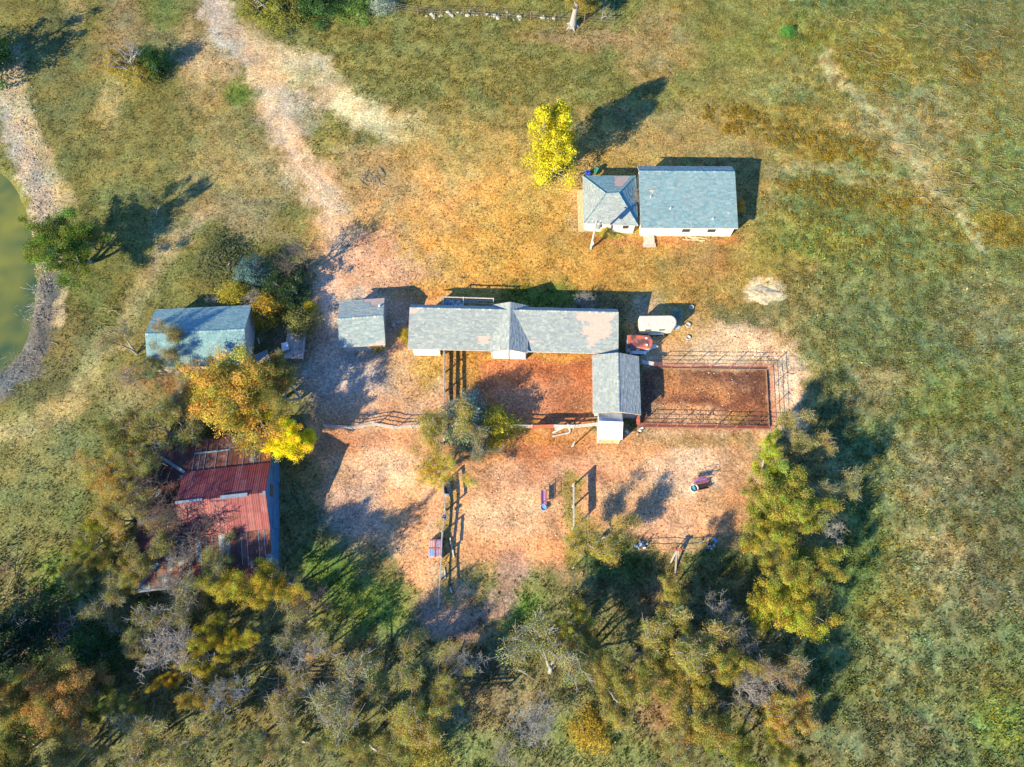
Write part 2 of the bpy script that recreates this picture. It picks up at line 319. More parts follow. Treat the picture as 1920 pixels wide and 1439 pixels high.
poly([(590, 800), (700, 800), (830, 815), (1110, 800), (1200, 830), (1420, 820), (1430, 900), (1390, 990), (1260, 1040), (1160, 1000), (1090, 990), (1080, 1100), (1030, 1080), (960, 1050), (900, 1080), (850, 1150), (790, 1120), (760, 1060), (700, 1020), (600, 960)], PEACH, .97, 24, 1.2, .07)
blob(720, 870, 70, 42, (.60, .41, .26), .8); blob(690, 830, 70, 20, (.42, .21, .12), .7); blob(950, 950, 90, 60, (.60, .375, .215), .75); blob(1300, 890, 80, 42, (.62, .42, .27), .8); blob(1010, 835, 140, 26, (.42, .165, .075), .85); blob(960, 815, 60, 16, (.40, .20, .06), .7); blob(1060, 820, 50, 16, (.42, .20, .06), .6)
blob(1040, 885, 150, 24, (.52, .27, .16), .7); blob(1385, 900, 30, 90, (.40, .21, .11), .7); blob(1320, 830, 110, 12, (.33, .20, .08), .7); blob(1040, 975, 30, 22, (.42, .19, .10), .5); blob(820, 960, 20, 120, (.50, .29, .18), .6); blob(1250, 985, 60, 40, (.50, .30, .19), .6); blob(660, 960, 60, 60, (.38, .28, .22), .6)
line([(835, 900), (835, 980), (832, 1060), (828, 1120)], 11, (.24, .18, .06), .8, .6, 8, .2); line([(1073, 905), (1075, 985), (1085, 1060)], 14, (.25, .22, .06), .8, .6, 8, .2)
line([(800, 1150), (860, 1170), (915, 1145), (950, 1100), (965, 1050)], 28, (.33, .205, .145), .9, .5, .5, .05); line([(835, 1185), (900, 1165), (945, 1110)], 9, (.13, .10, .07), .7, .6)
blob(890, 1070, 40, 24, (.13, .15, .05), .7, .5, -20, 7, .2)
# around the houses and the sand heap
blob(1087, 395, 16, 40, (.45, .26, .13), .6); blob(1240, 448, 150, 9, (.40, .19, .08), .8); blob(1428, 550, 36, 18, (.62, .53, .34), .9, .4, 0, 1, .05)
blob(1140, 437, 30, 8, (.20, .26, .04), .6); blob(870, 800, 80, 50, (.22, .15, .06), .7, .5, 0, 4, .15); blob(370, 700, 110, 14, (.27, .16, .08), .7)
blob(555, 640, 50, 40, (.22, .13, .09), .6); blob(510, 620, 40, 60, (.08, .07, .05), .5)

def polydist(px, py, pts):
    d = np.full(px.shape, 1e9); ins = np.zeros(px.shape, bool); n = len(pts)
    for i in range(n):
        x0, y0 = pts[i]; x1, y1 = pts[(i+1) % n]; ex, ey = x1-x0, y1-y0
        t = np.clip(((px-x0)*ex+(py-y0)*ey)/(ex*ex+ey*ey), 0, 1)
        d = np.minimum(d, np.hypot(px-x0-t*ex, py-y0-t*ey))
        c = ((y0 > py) != (y1 > py)) & (px < (x1-x0)*(py-y0)/((y1-y0) if y1 != y0 else 1e-9)+x0); ins ^= c
    return np.where(ins, d, -d)
def linedist(px, py, pts):
    d = np.full(px.shape, 1e9)
    for (x0, y0), (x1, y1) in zip(pts[:-1], pts[1:]):
        ex, ey = x1-x0, y1-y0; t = np.clip(((px-x0)*ex+(py-y0)*ey)/(ex*ex+ey*ey), 0, 1)
        d = np.minimum(d, np.hypot(px-x0-t*ex, py-y0-t*ey))
    return d
POND = [(-700, 250), (-100, 270), (0, 322), (22, 345), (45, 400), (60, 470), (62, 540), (56, 600), (38, 652), (15, 680), (0, 690), (-100, 760), (-700, 900)]
def paint(X, Y):
    sx, sy = survey(X, Y)
    n1 = fbm(X*.16, Y*.16, 3)-.5; n2 = fbm(X*.16, Y*.16, 9)-.5; n3 = fbm(X*.7, Y*.7, 21)-.5; n4 = fbm(X*.7, Y*.7, 33)-.5
    wx = sx+46*n1+30*n3; wy = sy+46*n2+30*n4
    col = np.empty(X.shape+(3,)); col[:] = (.16, .15, .06); dens = np.full(X.shape, 8.0); ht = np.full(X.shape, .22)
    edge = fbm(X*.45, Y*.45, 51)-.5
    fine = fbm(X*1.6, Y*1.6, 71)-.5
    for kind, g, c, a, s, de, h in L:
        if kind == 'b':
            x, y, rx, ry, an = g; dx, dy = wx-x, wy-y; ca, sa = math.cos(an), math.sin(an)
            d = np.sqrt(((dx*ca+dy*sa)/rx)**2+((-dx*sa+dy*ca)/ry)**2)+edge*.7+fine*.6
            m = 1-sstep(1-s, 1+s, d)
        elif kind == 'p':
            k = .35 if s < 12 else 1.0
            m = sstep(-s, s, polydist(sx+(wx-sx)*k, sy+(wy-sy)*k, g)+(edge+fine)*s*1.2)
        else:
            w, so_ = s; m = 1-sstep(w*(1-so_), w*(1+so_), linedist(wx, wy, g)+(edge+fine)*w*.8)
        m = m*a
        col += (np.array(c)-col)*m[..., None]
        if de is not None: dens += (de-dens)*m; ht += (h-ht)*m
    # grain of the vegetation and soil itself
    g1 = fbm(X*.09, Y*.09, 101); g2 = fbm(X*.55, Y*.55, 105)
    f = (.80+.40*g1)*(.62+.76*g2)*(1+(fbm(X*1.0, Y*1.0, 141, 2)-.5)*.9*sstep(1350, 1500, sx))
    col = col*f[..., None]
    tint = (fbm(X*.33, Y*.33, 131)-.5)*.6+(fbm(X*1.3, Y*1.3, 137, 2)-.5)*.5*sstep(1350, 1500, sx)
    col[..., 0] *= 1+tint*.8; col[..., 2] *= 1-tint*.4
    lum = (col*np.array([.3, .6, .1])).sum(-1, keepdims=True); col = lum+(col-lum)*1.06
    return np.clip(col, .01, .8), dens, ht, sx, sy
def ground_z(X, Y, sx, sy):
    pd = polydist(sx, sy, POND)
    z = -1.5*sstep(-26, 34, pd)
    return z

gx = np.concatenate([-np.geomspace(2500, 80, 26)[:-1], np.arange(-80, 80.01, .30), np.geomspace(80, 2500, 26)[1:]])
gy = np.concatenate([-np.geomspace(2500, 50, 26)[:-1], np.arange(-50, 80.01, .30), np.geomspace(80, 2500, 26)[1:]])
GX, GY = np.meshgrid(gx, gy)
gcol, gden, ght, gsx, gsy = paint(GX, GY)
bumpy = (fbm(GX*.9, GY*.9, 201)-.5)*.16+(fbm(GX*.25, GY*.25, 207)-.5)*.20
inside = (np.abs(GX) < 80) & (GY < 80) & (GY > -50)
GZ = ground_z(GX, GY, gsx, gsy)+np.where(inside, bumpy-.05, -.08)
nX, nY = len(gx), len(gy); idx = np.arange(nX*nY).reshape(nY, nX)
GF = np.stack([idx[:-1, :-1], idx[:-1, 1:], idx[1:, 1:], idx[1:, :-1]], -1).reshape(-1, 4)

gm, nt, b = nodes('ground')
at = N(nt, 'ShaderNodeAttribute', attribute_name='Col'); geo = N(nt, 'ShaderNodeNewGeometry')
def tex(scale, det=6, rough=.6):
    n = N(nt, 'ShaderNodeTexNoise'); n.inputs['Scale'].default_value = scale; n.inputs['Detail'].default_value = det; n.inputs['Roughness'].default_value = rough
    nt.links.new(geo.outputs['Position'], n.inputs['Vector']); return n
na = tex(2.6); nb = tex(5.2, 5); nc = tex(1.1, 5)
def rng(n, a, b_, lo, hi):
    r = N(nt, 'ShaderNodeMapRange'); r.inputs[1].default_value = a; r.inputs[2].default_value = b_; r.inputs[3].default_value = lo; r.inputs[4].default_value = hi
    nt.links.new(n.outputs[0], r.inputs[0]); return r.outputs[0]
m1 = N(nt, 'ShaderNodeMath', operation='MULTIPLY'); nt.links.new(rng(na, .3, .7, .64, 1.36), m1.inputs[0]); nt.links.new(rng(nb, .32, .68, .68, 1.32), m1.inputs[1])
dk = rng(nc, .30, .42, .84, 1.0); m2 = N(nt, 'ShaderNodeMath', operation='MULTIPLY'); nt.links.new(m1.outputs[0], m2.inputs[0]); nt.links.new(dk, m2.inputs[1])
sc = N(nt, 'ShaderNodeVectorMath', operation='SCALE'); nt.links.new(at.outputs['Color'], sc.inputs[0]); nt.links.new(m2.outputs[0], sc.inputs['Scale'])
wb = N(nt, 'ShaderNodeVectorMath', operation='MULTIPLY'); wb.inputs[1].default_value = WB; nt.links.new(sc.outputs[0], wb.inputs[0])
nt.links.new(wb.outputs[0], b.inputs['Base Color']); b.inputs['Roughness'].default_value = 1; b.inputs['Specular IOR Level'].default_value = .05
bp = N(nt, 'ShaderNodeBump'); bp.inputs['Strength'].default_value = .7; bp.inputs['Distance'].default_value = .09; nt.links.new(na.outputs[0], bp.inputs['Height'])
bp2 = N(nt, 'ShaderNodeBump'); bp2.inputs['Strength'].default_value = .5; bp2.inputs['Distance'].default_value = .05; nt.links.new(nb.outputs[0], bp2.inputs['Height']); nt.links.new(bp.outputs[0], bp2.inputs['Normal'])
nt.links.new(bp2.outputs[0], b.inputs['Normal'])
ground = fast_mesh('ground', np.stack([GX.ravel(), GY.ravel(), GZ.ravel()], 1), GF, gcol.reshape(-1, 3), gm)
ground['kind'] = 'structure'
ground.data.shade_smooth()
def gz(x, y):
    i = np.clip(np.searchsorted(gx, x)-1, 0, nX-2); j = np.clip(np.searchsorted(gy, y)-1, 0, nY-2)
    return np.maximum(np.maximum(GZ[j, i], GZ[j+1, i+1]), np.maximum(GZ[j+1, i], GZ[j, i+1]))
def G(px, py, dz=0.0):
    v = P(px, py, 0); v.z = float(gz(v.x, v.y))+dz; return v

# pond water
wm, nt, b = nodes('pond_water')
geo = N(nt, 'ShaderNodeNewGeometry'); n1 = N(nt, 'ShaderNodeTexNoise'); n1.inputs['Scale'].default_value = .17; n1.inputs['Detail'].default_value = 2; nt.links.new(geo.outputs['Position'], n1.inputs['Vector'])
cr = N(nt, 'ShaderNodeValToRGB'); cr.color_ramp.elements[0].position = .30; cr.color_ramp.elements[0].color = (.035, .085, .05, 1); cr.color_ramp.elements[1].position = .66; cr.color_ramp.elements[1].color = (.17, .20, .045, 1)
nt.links.new(n1.outputs[0], cr.inputs[0]); nt.links.new(cr.outputs[0], b.inputs['Base Color']); b.inputs['Roughness'].default_value = .08; b.inputs['IOR'].default_value = 1.33
n2 = N(nt, 'ShaderNodeTexNoise'); n2.inputs['Scale'].default_value = 1.5; nt.links.new(geo.outputs['Position'], n2.inputs['Vector']); bp = N(nt, 'ShaderNodeBump'); bp.inputs['Strength'].default_value = .25; nt.links.new(n2.outputs[0], bp.inputs['Height']); nt.links.new(bp.outputs[0], b.inputs['Normal'])
wp = [P(*q) for q in [(-620, 262), (0, 300), (60, 360), (85, 470), (85, 560), (70, 640), (20, 720), (-100, 790), (-620, 880)]]
mb = MB(); mb.face([(p.x, p.y, -.62) for p in reversed(wp)]); water = mb.build('pond_water', wm); water['kind'] = 'structure'

# ------------------------------------------------------------------ grass tufts, weeds and brush (nobody could count them)
def scatter(n, x0, x1, y0, y1):
    return nrng.uniform(x0, x1, n), nrng.uniform(y0, y1, n)
def frame_mask(sx, sy, m=40): return (sx > -m) & (sx < 1920+m) & (sy > -m) & (sy < 1439+m)
# footprints without plants (buildings): survey rectangles
FOOT = []
def nofoot(sx, sy):
    k = np.ones(sx.shape, bool)
    for f in FOOT: k &= polydist(sx, sy, f) < 0
    return k
def blades(name, X, Y, Z, H, W, col, nb=4, lean=.6):
    n = len(X); a = nrng.uniform(0, 2*np.pi, (n, nb)); hh = H[:, None]*nrng.uniform(.6, 1.2, (n, nb)); ln = lean*hh*nrng.uniform(.3, 1.2, (n, nb))
    ww = W[:, None]*nrng.uniform(.7, 1.3, (n, nb)); off = W[:, None]*1.2
    ca, sa = np.cos(a), np.sin(a)
    bx = X[:, None]+ca*off*.5; by = Y[:, None]+sa*off*.5; bz = np.repeat(Z[:, None], nb, 1)
    p0 = np.stack([bx-sa*ww, by+ca*ww, bz-.03], -1); p1 = np.stack([bx+sa*ww, by-ca*ww, bz-.03], -1); p2 = np.stack([bx+ca*ln, by+sa*ln, bz+hh], -1)
    V = np.stack([p0, p1, p2], 2).reshape(-1, 3); F = np.arange(len(V)).reshape(-1, 3)
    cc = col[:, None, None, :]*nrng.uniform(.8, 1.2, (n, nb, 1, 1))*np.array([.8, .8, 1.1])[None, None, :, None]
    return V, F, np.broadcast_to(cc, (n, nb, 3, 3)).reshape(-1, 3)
FOOT += [[(1098, 335), (1192, 335), (1192, 432), (1100, 432)], [(1200, 330), (1366, 335), (1366, 435), (1200, 435)], [(640, 580), (718, 575), (720, 650), (640, 655)], [(775, 590), (1150, 595), (1150, 662), (775, 660)], [(1117, 680), (1190, 685), (1195, 780), (1117, 780)], [(1122, 790), (1166, 790), (1166, 832), (1122, 832)], [(285, 600), (468, 590), (468, 688), (285, 695)], [(262, 850), (524, 830), (530, 1075), (262, 1115)]]
n = 900000
X, Y = scatter(n, -84, 84, -47, 76)
sx, sy = survey(X, Y); clump = fbm(X*1.1, Y*1.1, 301, 3); lim = nrng.uniform(0, 25, n)
keep = (lim < 12*sstep(.34, .60, clump)*1.9) & frame_mask(sx, sy); X, Y, clump, lim = X[keep], Y[keep], clump[keep], lim[keep]
c, d, h, sx, sy = paint(X, Y)
keep = (lim < d*sstep(.34, .60, clump)*1.9) & nofoot(sx, sy) & (polydist(sx, sy, POND) < -8)
X, Y, c, h, sx, sy = X[keep], Y[keep], c[keep], h[keep], sx[keep], sy[keep]
hh = h*.8*nrng.uniform(.35, 1.1, len(X)); sparse = nrng.uniform(0, 1, len(X))
c = c*nrng.uniform(.75, 1.3, (len(X), 1)); gr = nrng.uniform(0, 1, len(X))
c = np.where((gr < .14)[:, None], c*np.array([.62, .85, .55]), c); c = np.where((gr > .88)[:, None], c*1.2+np.array([.03, .022, .006]), c)
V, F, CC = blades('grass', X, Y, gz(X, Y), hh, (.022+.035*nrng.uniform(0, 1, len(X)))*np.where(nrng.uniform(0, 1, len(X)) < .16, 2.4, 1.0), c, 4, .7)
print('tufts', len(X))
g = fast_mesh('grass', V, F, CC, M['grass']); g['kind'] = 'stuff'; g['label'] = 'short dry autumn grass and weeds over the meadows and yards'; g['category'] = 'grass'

def leafcloud(cx, cy, cz, rx, rz_, n, size, up=.3):
    """n leaf quads inside ellipsoids; arrays of centres"""
    k = len(cx); q = nrng.normal(size=(k, n, 3)); q /= np.linalg.norm(q, axis=2, keepdims=True); q *= nrng.uniform(.35, 1, (k, n, 1))**.5
    q[..., 2] = np.abs(q[..., 2])
    ctr = np.stack([cx[:, None]+q[..., 0]*rx[:, None], cy[:, None]+q[..., 1]*rx[:, None], cz[:, None]+q[..., 2]*rz_[:, None]], -1)
    return quads(ctr.reshape(-1, 3), (q+np.array([0, 0, up])).reshape(-1, 3), np.repeat(size, n))
def quads(ctr, nrm, size, jitter=.8, aspect=.62):
    m = len(ctr); nn = nrm/np.maximum(np.linalg.norm(nrm, axis=1, keepdims=True), 1e-6)+nrng.normal(size=(m, 3))*jitter
    nn /= np.linalg.norm(nn, axis=1, keepdims=True)
    r = nrng.normal(size=(m, 3)); u = np.cross(nn, r); u /= np.maximum(np.linalg.norm(u, axis=1, keepdims=True), 1e-6); w = np.cross(nn, u)
    s = size[:, None]*nrng.uniform(.6, 1.3, (m, 1)); u = u*s; w = w*s*aspect
    V = np.stack([ctr-u, ctr-w*.9+u*.1, ctr+u, ctr+w*.9-u*.1], 1).reshape(-1, 3)
    return V, np.arange(len(V)).reshape(-1, 4)
def brush(name, label, regions, per_m2, colf, rmin, rmax, nleaf, size, zf=.8):
    xs, ys, cs = [], [], []
    for pts, den in regions:
        w = [P(*q) for q in pts]; x0, x1 = min(p.x for p in w), max(p.x for p in w); y0, y1 = min(p.y for p in w), max(p.y for p in w)
        k = int((x1-x0)*(y1-y0)*per_m2*den)+1; X, Y = scatter(k, x0, x1, y0, y1); sx, sy = survey(X, Y)
        ok = (polydist(sx+30*(fbm(X*.4, Y*.4, 5)-.5), sy+30*(fbm(X*.4, Y*.4, 6)-.5), pts) > 0) & (fbm(X*.5, Y*.5, 77) > .42) & nofoot(sx, sy)
        xs.append(X[ok]); ys.append(Y[ok])
    X = np.concatenate(xs); Y = np.concatenate(ys); k = len(X)
    r = nrng.uniform(rmin, rmax, k); V, F = leafcloud(X, Y, gz(X, Y), r, r*zf, nleaf, np.full(k, size))
    c = colf(k); CC = np.repeat(c, nleaf*4, 0)*np.repeat(nrng.uniform(.65, 1.3, (k*nleaf, 1)), 4, 0)
    o = fast_mesh(name, V, F, CC, M['leaf']); o['kind'] = 'stuff'; o['label'] = label; o['category'] = 'brush'; return o
def pal(cols, jit=.2):
    cols = np.array(cols)
    def f(k): return cols[nrng.integers(0, len(cols), k)]*nrng.uniform(1-jit, 1+jit, (k, 1))
    return f
brush('goldenrod_brush', 'golden brown brush in bands across the upper right field', [
    ([(1300, 205), (1370, 190), (1480, 225), (1560, 245), (1680, 275), (1670, 320), (1560, 305), (1440, 265), (1340, 245)], 1.0), ([(1430, 345), (1560, 330), (1720, 345), (1720, 385), (1600, 400), (1450, 375)], .8),
    ([(1550, 90), (1660, 80), (1700, 130), (1640, 190), (1570, 140)], .4), ([(1780, 80), (1890, 90), (1880, 170), (1800, 180)], .5), ([(1790, 400), (1860, 395), (1930, 430), (1930, 470), (1850, 455), (1810, 430)], 1.1), ([(1700, 180), (1900, 200), (1900, 330), (1780, 300)], .18),
    ([(1440, 380), (1780, 390), (1860, 520), (1600, 500), (1480, 430)], .25)], 4.0, pal([(.28, .20, .03), (.27, .19, .04), (.22, .18, .05), (.40, .26, .03)]), .25, .6, 44, .07, .9)
brush('weed_clumps', 'low green and yellow weed clumps over the right hand field', [
    ([(1480, 0), (1920, 0), (1920, 1439), (1600, 1439), (1640, 1000), (1600, 760), (1500, 640), (1440, 450)], 1.0)], .8, pal([(.14, .17, .045), (.11, .16, .05), (.26, .21, .04), (.19, .18, .09), (.30, .23, .03), (.10, .13, .06)], .3), .18, .55, 34, .065, .75)
brush('yellow_wildflowers', 'yellow flowering weeds beside the eastern trees', [
    ([(1600, 1020), (1740, 1000), (1740, 1180), (1660, 1200), (1580, 1130)], 1), ([(1640, 1260), (1760, 1290), (1720, 1340), (1640, 1310)], .6), ([(1840, 1310), (1920, 1330), (1920, 1420), (1860, 1400)], .8), ([(1720, 900), (1800, 900), (1790, 970), (1730, 960)], .5)], .7, pal([(.45, .34, .02), (.40, .33, .03), (.22, .25, .04)]), .15, .4, 26, .06, .8)
brush('undergrowth', 'tangled green and brown undergrowth on the woodland floor', [
    ([(0, 1090), (150, 1060), (260, 1120), (540, 1110), (650, 1140), (800, 1200), (960, 1170), (1080, 1110), (1210, 1050), (1420, 1050), (1560, 1100), (1560, 1439), (0, 1439)], 1.0), ([(180, 860), (330, 760), (560, 830), (540, 1080), (200, 1080)], .5)], .5, pal([(.08, .11, .03), (.12, .12, .04), (.16, .12, .05), (.07, .13, .03), (.20, .13, .05)], .3), .25, .8, 44, .09, .7)
brush('green_weeds', 'bright green leafy weeds along the bottom clearing and fence lines', [
    ([(640, 1060), (760, 1070), (740, 1180), (640, 1170)], 1), ([(920, 1080), (1010, 1060), (1000, 1140), (930, 1180), (860, 1200)], 1.2), ([(1140, 1040), (1210, 1010), (1260, 1050), (1180, 1080)], 1), ([(940, 545), (1060, 540), (1060, 572), (940, 572)], 1.2), ([(1110, 432), (1180, 432), (1175, 450), (1115, 450)], 1.2), ([(1050, 45), (1110, 40), (1110, 75), (1040, 70)], 1.0), ([(600, 15), (720, 12), (710, 48), (610, 40)], 1.3), ([(1450, 450), (1600, 440), (1600, 530), (1480, 520)], .4), ([(100, 1170), (220, 1180), (210, 1280), (110, 1260)], 1)], 1.0, pal([(.11, .18, .035), (.10, .16, .03), (.17, .19, .045)]), .12, .32, 26, .06, .6)

# wind-laid dead grass strands
VV, FF, CV = [], [], []
for reg, cnt in (([(1540, 20), (1900, 0), (1920, 420), (1760, 440), (1640, 260)], 260), ([(170, 570), (230, 560), (215, 630), (180, 640)], 12)):
    k = 0
    while k < cnt:
        x = rnd.uniform(min(p[0] for p in reg), max(p[0] for p in reg)); y = rnd.uniform(min(p[1] for p in reg), max(p[1] for p in reg))
        if polydist(np.array([x]), np.array([y]), reg)[0] < 0: continue
        k += 1; c0 = P(x, y); L_ = rnd.uniform(1.0, 3.2); an = rnd.gauss(-.15, .35); w = rnd.uniform(.015, .035); ph = rnd.uniform(0, 6); am = rnd.uniform(.06, .2); n_ = 8; cc = rnd.uniform(.7, 1.1); base = len(VV)
        for i in range(n_+1):
            u = (i/n_-.5)*L_; v = am*math.sin(ph+u*rnd.uniform(3.0, 3.6))+rnd.gauss(0, .03); px_ = c0.x+u*math.cos(an)-v*math.sin(an); py_ = c0.y+u*math.sin(an)+v*math.cos(an); z = float(gz(px_, py_))+.22+.1*math.sin(ph+2*u)
            VV += [(px_, py_-w, z), (px_, py_+w, z+.03)]; CV += [(.25*cc, .225*cc, .12*cc)]*2
            if i: FF.append((base+2*i-2, base+2*i, base+2*i+1, base+2*i-1))
o = fast_mesh('dead_grass_strands', np.array(VV), np.array(FF), np.array(CV), M['grass']); o['kind'] = 'stuff'; o['label'] = 'pale wavy strands of wind laid dead grass in the right field'; o['category'] = 'grass'

# ------------------------------------------------------------------ buildings
GREYS = [(c[0]*1.08, c[1]*1.12, c[2]*1.18) for c in [(.25, .275, .245), (.22, .25, .235), (.30, .32, .27), (.18, .215, .22), (.35, .36, .29), (.26, .275, .235), (.235, .265, .245), (.40, .39, .31)]]
TEALS = [tuple(x*1.25 for x in c) for c in [(.105, .20, .225), (.135, .235, .25), (.085, .17, .20), (.165, .26, .265), (.20, .29, .28), (.12, .215, .235)]]
def shingles(name, parent, A, B, Cc, D, pal_, skip=None, course=.21):
    mean_ = [sum(c[i] for c in pal_)/len(pal_) for i in range(3)]; pal_ = [tuple(m_+(v-m_)*.42 for v, m_ in zip(c, mean_)) for c in pal_]
    """A-B along the top edge, D-C along the eave (same direction); staggered lifted tabs"""
    A, B, Cc, D = map(Vector, (A, B, Cc, D)); mb = MB()
    nrm = (B-A).cross(D-A); nrm = -nrm.normalized() if nrm.z > 0 else nrm.normalized()
    if nrm.z < 0: nrm = -nrm
    Ls = ((D-A).length+(Cc-B).length)/2; nc = max(3, int(round(Ls/course)))
    for i in range(nc):
        v0 = max(0, (i-.12)/nc); v1 = (i+1)/nc
        a0 = A.lerp(D, v0); b0 = B.lerp(Cc, v0); a1 = A.lerp(D, v1); b1 = B.lerp(Cc, v1); W = max((a1-b1).length, (a0-b0).length)
        u = -rnd.uniform(0, .8)/W
        while u < 1:
            w = rnd.choice((.28, .34, .45, .6))/W*rnd.uniform(.9, 1.1); u0 = max(0, u); u1 = min(1, u+w); u = u+w
            if u1-u0 < .02/W: continue
            if skip and skip((u0+u1)/2, (v0+v1)/2): continue
            t = rnd.uniform(.02, .045); g = .006/W
            top = [a1.lerp(b1, u0+g), a1.lerp(b1, u1-g), a0.lerp(b0, u1-g), a0.lerp(b0, u0+g)]
            lift = [nrm*t, nrm*t, nrm*.008, nrm*.008]
            c = rnd.choice(pal_); k = rnd.uniform(.88, 1.12); col = (c[0]*k, c[1]*k, c[2]*k)
            mb.hexa([p+nrm*.002 for p in top], [p+l for p, l in zip(top, lift)], col)
    o = mb.build(name, M['shingle'], parent, local=False); o['kind'] = 'stuff'; return o
def slab(mb, A, B, Cc, D, th):
    A, B, Cc, D = map(Vector, (A, B, Cc, D)); n = (B-A).cross(D-A).normalized()
    if n.z < 0: n = -n
    pts = [D, Cc, B, A]
    if (Cc-D).cross(B-Cc).z < 0: pts = pts[::-1]
    mb.hexa([p-n*th for p in pts], pts)
def gable_frame(ra, rb, zr, e1, z1, e2, z2):
    """ridge picture points ra, rb at zr; eave picture points e1 (one side), e2 (other side); returns A,B, side vectors"""
    A, B = P(*ra, zr), P(*rb, zr); a = (B-A); a.z = 0; a.normalize(); n = Vector((-a.y, a.x, 0))
    def off(e, z): return (P(*e, z)-P((ra[0]+rb[0])/2, (ra[1]+rb[1])/2, zr)).dot(n)
    return A, B, a, n, off(e1, z1), off(e2, z2)
def gable_house(name, label, cat, ra, rb, zr, e1, z1, e2, z2, pal_, wall_mat, over=.35, end=.3, skip1=None, skip2=None, gable_mat=None):
    A, B, a, n, o1, o2 = gable_frame(ra, rb, zr, e1, z1, e2, z2)
    if o1 < o2: o1, o2, z1, z2, skip1, skip2 = o2, o1, z2, z1, skip2, skip1     # side 1 = +n (north or west)
    mid = (A+B)/2 + n*(o1+o2)/2
    t = thing(name, label, cat, (mid.x, mid.y, 0))
    E1a, E1b = A+n*o1, B+n*o1; E1a.z = E1b.z = z1
    E2a, E2b = A+n*o2, B+n*o2; E2a.z = E2b.z = z2
    mb = MB(); slab(mb, A, B, E1b, E1a, .09); slab(mb, A, B, E2b, E2a, .09)
    roof = mb.build('roof', M['deck'], t, local=False)
    shingles('shingles', roof, A, B, E1b, E1a, pal_, skip1); shingles('shingles', roof, A, B, E2b, E2a, pal_, skip2)
    pass
    # ridge caps
    k = int((B-A).length/.45); mb = MB()
    for i in range(k):
        p = A.lerp(B, (i+.5)/k); c = rnd.choice(pal_); c = tuple(x*1.1 for x in c)
        for sgn, o_, z_ in ((1, o1, z1), (-1, o2, z2)):
            s = (zr-z_)/abs(o_); w = n*(.16 if o_ > 0 else -.16)
            q = [p-a*.21, p+a*.21, p+a*.21+w-Vector((0, 0, s*.16)), p-a*.21+w-Vector((0, 0, s*.16))]
            if (q[1]-q[0]).cross(q[2]-q[1]).z < 0: q = q[::-1]
            mb.hexa([v+Vector((0, 0, .03)) for v in q], [v+Vector((0, 0, .065)) for v in q], c)
    rc = mb.build('ridge_cap', M['shingle'], roof, local=False)
    # walls: five sided section
    mb = MB(); Aw, Bw = A+a*end, B-a*end; zt = .13
    def sec(p):
        p = Vector((p.x, p.y, 0)); w1, w2 = n*(o1-over), n*(o2+over); s1 = (zr-z1)/o1; s2 = (zr-z2)/(-o2)
        return [p+w1-Vector((0, 0, .1)), p+w2-Vector((0, 0, .1)), p+w2+Vector((0, 0, zr-s2*(-o2-over)-zt)), p+Vector((0, 0, zr-zt)), p+w1+Vector((0, 0, zr-s1*(o1-over)-zt))]
    mb.loft([sec(Aw), sec(Bw)]); w = mb.build('wall', wall_mat, t, local=False)
    # fascia boards on eaves and rakes
    for p, q in ((E1a, E1b), (E2a, E2b)):
        sgn = n if p is E1a else -n
        f = beam('fascia', t, p+sgn*.015-Vector((0, 0, .07)), q+sgn*.015-Vector((0, 0, .07)), .03, .16, M['white_wood'])
    return dict(t=t, A=A, B=B, a=a, n=n, o1=o1, o2=o2, z1=z1, z2=z2, zr=zr, roof=roof, over=over, end=end)
# children built in world space under an empty at t.location: the sub-parts hang under roof, whose own origin is the thing's base
def on_south(h, u, dz, w, hgt, name, mat, depth=.06, proud=.0):
    """a panel on the wall below side 2 (the -n side); u metres from A end"""
    p = h['A']+h['a']*u+h['n']*(h['o2']+h['over']-depth/2-proud); p.z = dz
    o = beam(name, h['t'], p-h['a']*w/2, p+h['a']*w/2, depth, hgt, mat); return o

def patch(polys):
    def f(u, v):
        for pl in polys:
            ins = False; k = len(pl)
            for i in range(k):
                x0, y0 = pl[i]; x1, y1 = pl[(i+1) % k]
                if (y0 > v) != (y1 > v) and u < (x1-x0)*(v-y0)/(y1-y0)+x0: ins = not ins
            if ins: return True
        return False
    return f
# --- long stable
st_skip = patch([[(.80, .0), (.985, .0), (.985, .12), (.96, .25), (.97, .4), (.95, .62), (.90, .68), (.885, .86), (.855, .86), (.85, .6), (.83, .56), (.83, .36), (.86, .33), (.84, .22), (.80, .22)], [(0, 0), (.05, 0), (.03, .14), (0, .14)], [(.335, .66), (.385, .62), (.39, .86), (.335, .84)], [(.575, .74), (.60, .74), (.60, .82), (.575, .82)]])
H = gable_house('stable', 'long grey shingled stable with a cross gable and bare roof patch', 'stable', (768, 577), (1160, 586), 3.7, (964, 576), 2.85, (964, 659), 2.5, GREYS, M['dark_wood'], .95, .35, None, st_skip)
on_south(H, 2.3, 1.2, 3.5, 2.35, 'tack_room_wall', M['cream'], .5, .35)
for i in range(6): on_south(H, 6.2+i*2.1 + (5.6 if i > 2 else 0), 1.15, 1.15, 1.9, 'stall_door', M['brown_wood'], .06, .02)
